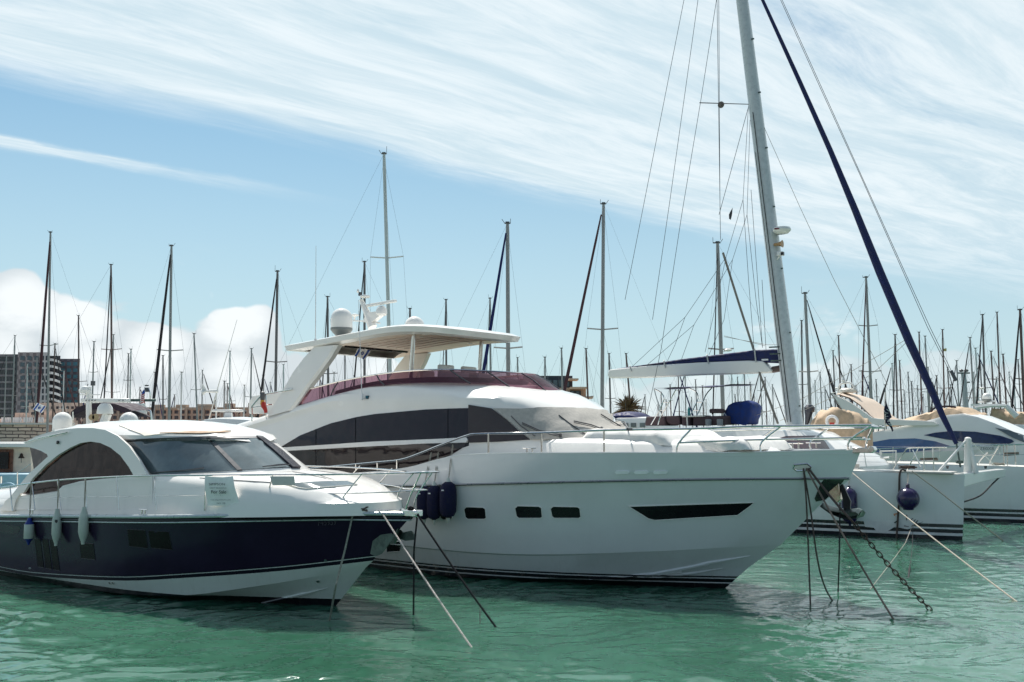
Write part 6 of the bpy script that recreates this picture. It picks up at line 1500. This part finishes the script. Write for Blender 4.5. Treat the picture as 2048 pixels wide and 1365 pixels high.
mk = thing('waterfront_block', 'tan terraced building stepping down below the grey tower', 'building', atY(60, 870, 200))
tanw = mat('tan_wall', (.62, .48, .40), .85, var=.25, vscale=.6)
for x0, x1, y0, D in ((-40, 95, 838, 190), (30, 60, 826, 195), (58, 165, 806, 230), (88, 130, 822, 200), (-60, 20, 846, 180)):
    pbox(x0, x1, y0, D, 10).build('wall', tanw, mk)
facade(mk, 60, 160, 810, 845, 230, 10, 3, mat('dark_loggia', (.05, .035, .04), .5), fx=.5, fy=.45)
for i in range(5): MB().box(atY(-10+i*22, 840, 189), 1.6, .4, .9, XY).build('shutter', whiter, mk)
qm = bpy.data.materials.new('coursed_stone'); qm.use_nodes = True
q = G(qm.node_tree); b = qm.node_tree.nodes['Principled BSDF']; t = q.n('ShaderNodeTexCoord').outputs['Object']
br = q.n('ShaderNodeTexBrick'); br.inputs['Color1'].default_value = (.85, .64, .53, 1); br.inputs['Color2'].default_value = (.60, .44, .36, 1); br.inputs['Mortar'].default_value = (.16, .11, .10, 1)
br.inputs['Scale'].default_value = 1; br.inputs['Brick Width'].default_value = .9; br.inputs['Row Height'].default_value = .24; br.inputs['Mortar Size'].default_value = .035; br.offset = .43
s_ = q.n('ShaderNodeSeparateXYZ'); qm.node_tree.links.new(t, s_.inputs[0])
nz = q.noise(t, .8, 5, .6)
qm.node_tree.links.new(q.xyz(q.m('ADD', s_.outputs[0], q.m('MULTIPLY', nz, .7)), q.m('ADD', s_.outputs[2], q.m('MULTIPLY', nz, .22))), br.inputs['Vector'])
qm.node_tree.links.new(br.outputs[0], b.inputs['Base Color']); b.inputs['Roughness'].default_value = .9
bpn = q.n('ShaderNodeBump'); bpn.inputs['Distance'].default_value = .06; qm.node_tree.links.new(br.outputs[1], bpn.inputs['Height']); bpn.invert = True; qm.node_tree.links.new(bpn.outputs[0], b.inputs['Normal'])
qw = thing('stone_wall', 'rough coursed stone quay wall behind the wooden boat', 'wall', atY(20, 880, 70))
pbox(-160, 92, 848, 70, 4, z0=-.5).build('masonry', qm, qw)
c, a1, a2, a3 = block(-162, 95, 846, 69.8, 4.4, z0=3.5); MB().box(c, a1, a2, .14, XY).build('coping', mat('pale_coping', (.6, .57, .54), .7), qw)
ct = thing('apartment_block', 'modern dark flat roofed block with terraces behind the centre yacht roof', 'building', atY(1110, 855, 210))
tz_ = mat('tan_stone', (.62, .43, .30), .8, var=.1); slt = mat('slate_panel', (.045, .05, .065), .5)
pbox(1046, 1145, 752, 212, 16).build('roof_storey', slt, ct)
pbox(1040, 1090, 758, 210.8, 14).build('wall', tz_, ct)
pbox(1046, 1172, 776, 210, 16).build('wall', tz_, ct)
pbox(1092, 1142, 760, 211, 14).build('wall', slt, ct)
pbox(1140, 1162, 782, 209.6, 14).build('wall', slt, ct)
MB().box(atY(1146, 760, 209), 2.0, 5, .35, XY).box(atY(1156, 777, 208.4), 3.4, 5, .4, XY).box(atY(1168, 796, 208), 3.4, 5, .4, XY).build('terrace_slab', tz_, ct)
facade(ct, 1066, 1088, 762, 774, 210.7, 2, 1, glass_g, fx=.9, fy=.8); facade(ct, 1093, 1140, 759, 775, 210.9, 4, 1, mat('blue_window', (.05, .09, .12), .12), fx=.7, fy=.8); facade(ct, 1110, 1160, 781, 794, 209.4, 5, 1, mat('blue_window', (.05, .09, .12), .12), fx=.6, fy=.7)
# palm on the quay
pm = thing('palm_tree', 'bushy date palm standing beyond the boats below the catamaran boom', 'palm tree', atY(1255, 870, 115))
pc = atY(1256, 820, 115); MB().tube([Vector((pc.x+.2, pc.y, 1.0)), Vector((pc.x+.05, pc.y, 3)), pc], [.32, .26, .3], 10).build('trunk', mat('palm_trunk', (.16, .10, .07), .9, var=.4, bump=.8), pm)
pf = MB(); rr_ = random.Random(5)
for i in range(90):
    az_ = rr_.uniform(0, 6.283); e_ = rr_.uniform(-.5, 1.35); L_ = rr_.uniform(2.0, 3.1)
    d = Vector((math.cos(az_)*math.cos(e_), math.sin(az_)*math.cos(e_), math.sin(e_))); P = [pc+d*L_*t-up_*(L_*.45*t*t*(1.1-math.sin(e_)*.5)) for t in (0, .25, .5, .75, 1)]
    pf.tube(P, [.03, .025, .02, .015, .006], 4)
    sd2 = d.cross(up_).normalized()
    for t in range(2, 22):
        u_ = t/22; k_ = min(int(u_*4), 3); c = P[k_].lerp(P[k_+1], u_*4-k_); ll = .48*math.sin(math.pi*min(u_+.12, 1))
        for s_ in (-1, 1):
            tip = c+sd2*s_*ll*.6+(P[4]-P[0]).normalized()*ll*.7-up_*ll*.25
            pf.add([c-up_*.03, c+up_*.03, tip], [(0, 1, 2)])
pf.build('crown', mat('palm_frond', (.16, .10, .045), .7, var=.4, vscale=2), pm, merge=False, recalc=False, smooth=False)
# harbour light pole
lpz = thing('light_pole', 'tall grey floodlight pole rising among the masts on the right', 'light pole', atY(1931, 870, 140))
tp = atY(1927, 748, 140); MB().tube([Vector((tp.x+.3, tp.y, 1)), tp], [.42, .34], 10).build('pole', mat('pole_grey', (.42, .45, .46), .5), lpz)
MB().box(tp+up_*.1, 1.7, .3, .2, XY).build('crossarm', galv, lpz)
for dx_ in (-.35, .35): MB().lathe([(.15, -.1), (.3, 0), (.3, .15), (.1, .3)], tp+Vector((dx_, -.1, .35)), 12).build('floodlight', alu_d, lpz)
MB().tube([atY(1930, 768, 140), atY(1937, 765, 140)], .05, 5).box(atY(1937, 765, 139.9), .35, .2, .2, XY).build('floodlight', galv, lpz)
# quays: land beyond the basin, and an unseen slab behind the camera
ql = mat('quay_concrete', (.38, .35, .31), .9, var=.15, vscale=.3)
struct(MB().box((0, -26, .2), 260, 48, 2.8, XY).build('quay', mat('unseen_quay_paving', (.10, .085, .075), .9, var=.75, vscale=.35)))  # unseen, added behind the camera; dark and mottled to shape reflections
struct(MB().box((0, 700, .1), 3000, 800, 1.8, XY).build('quay', ql))
struct(MB().box((-150, 240, .1), 250, 180, 1.8, XY).build('quay', ql))
struct(MB().box((20, 225, .1), 60, 60, 1.8, XY).build('quay', ql)); struct(MB().box((13, 118, .1), 12, 10, 2.0, XY).build('quay', ql)); struct(MB().box((64, 142, .1), 8, 8, 1.8, XY).build('quay', ql))
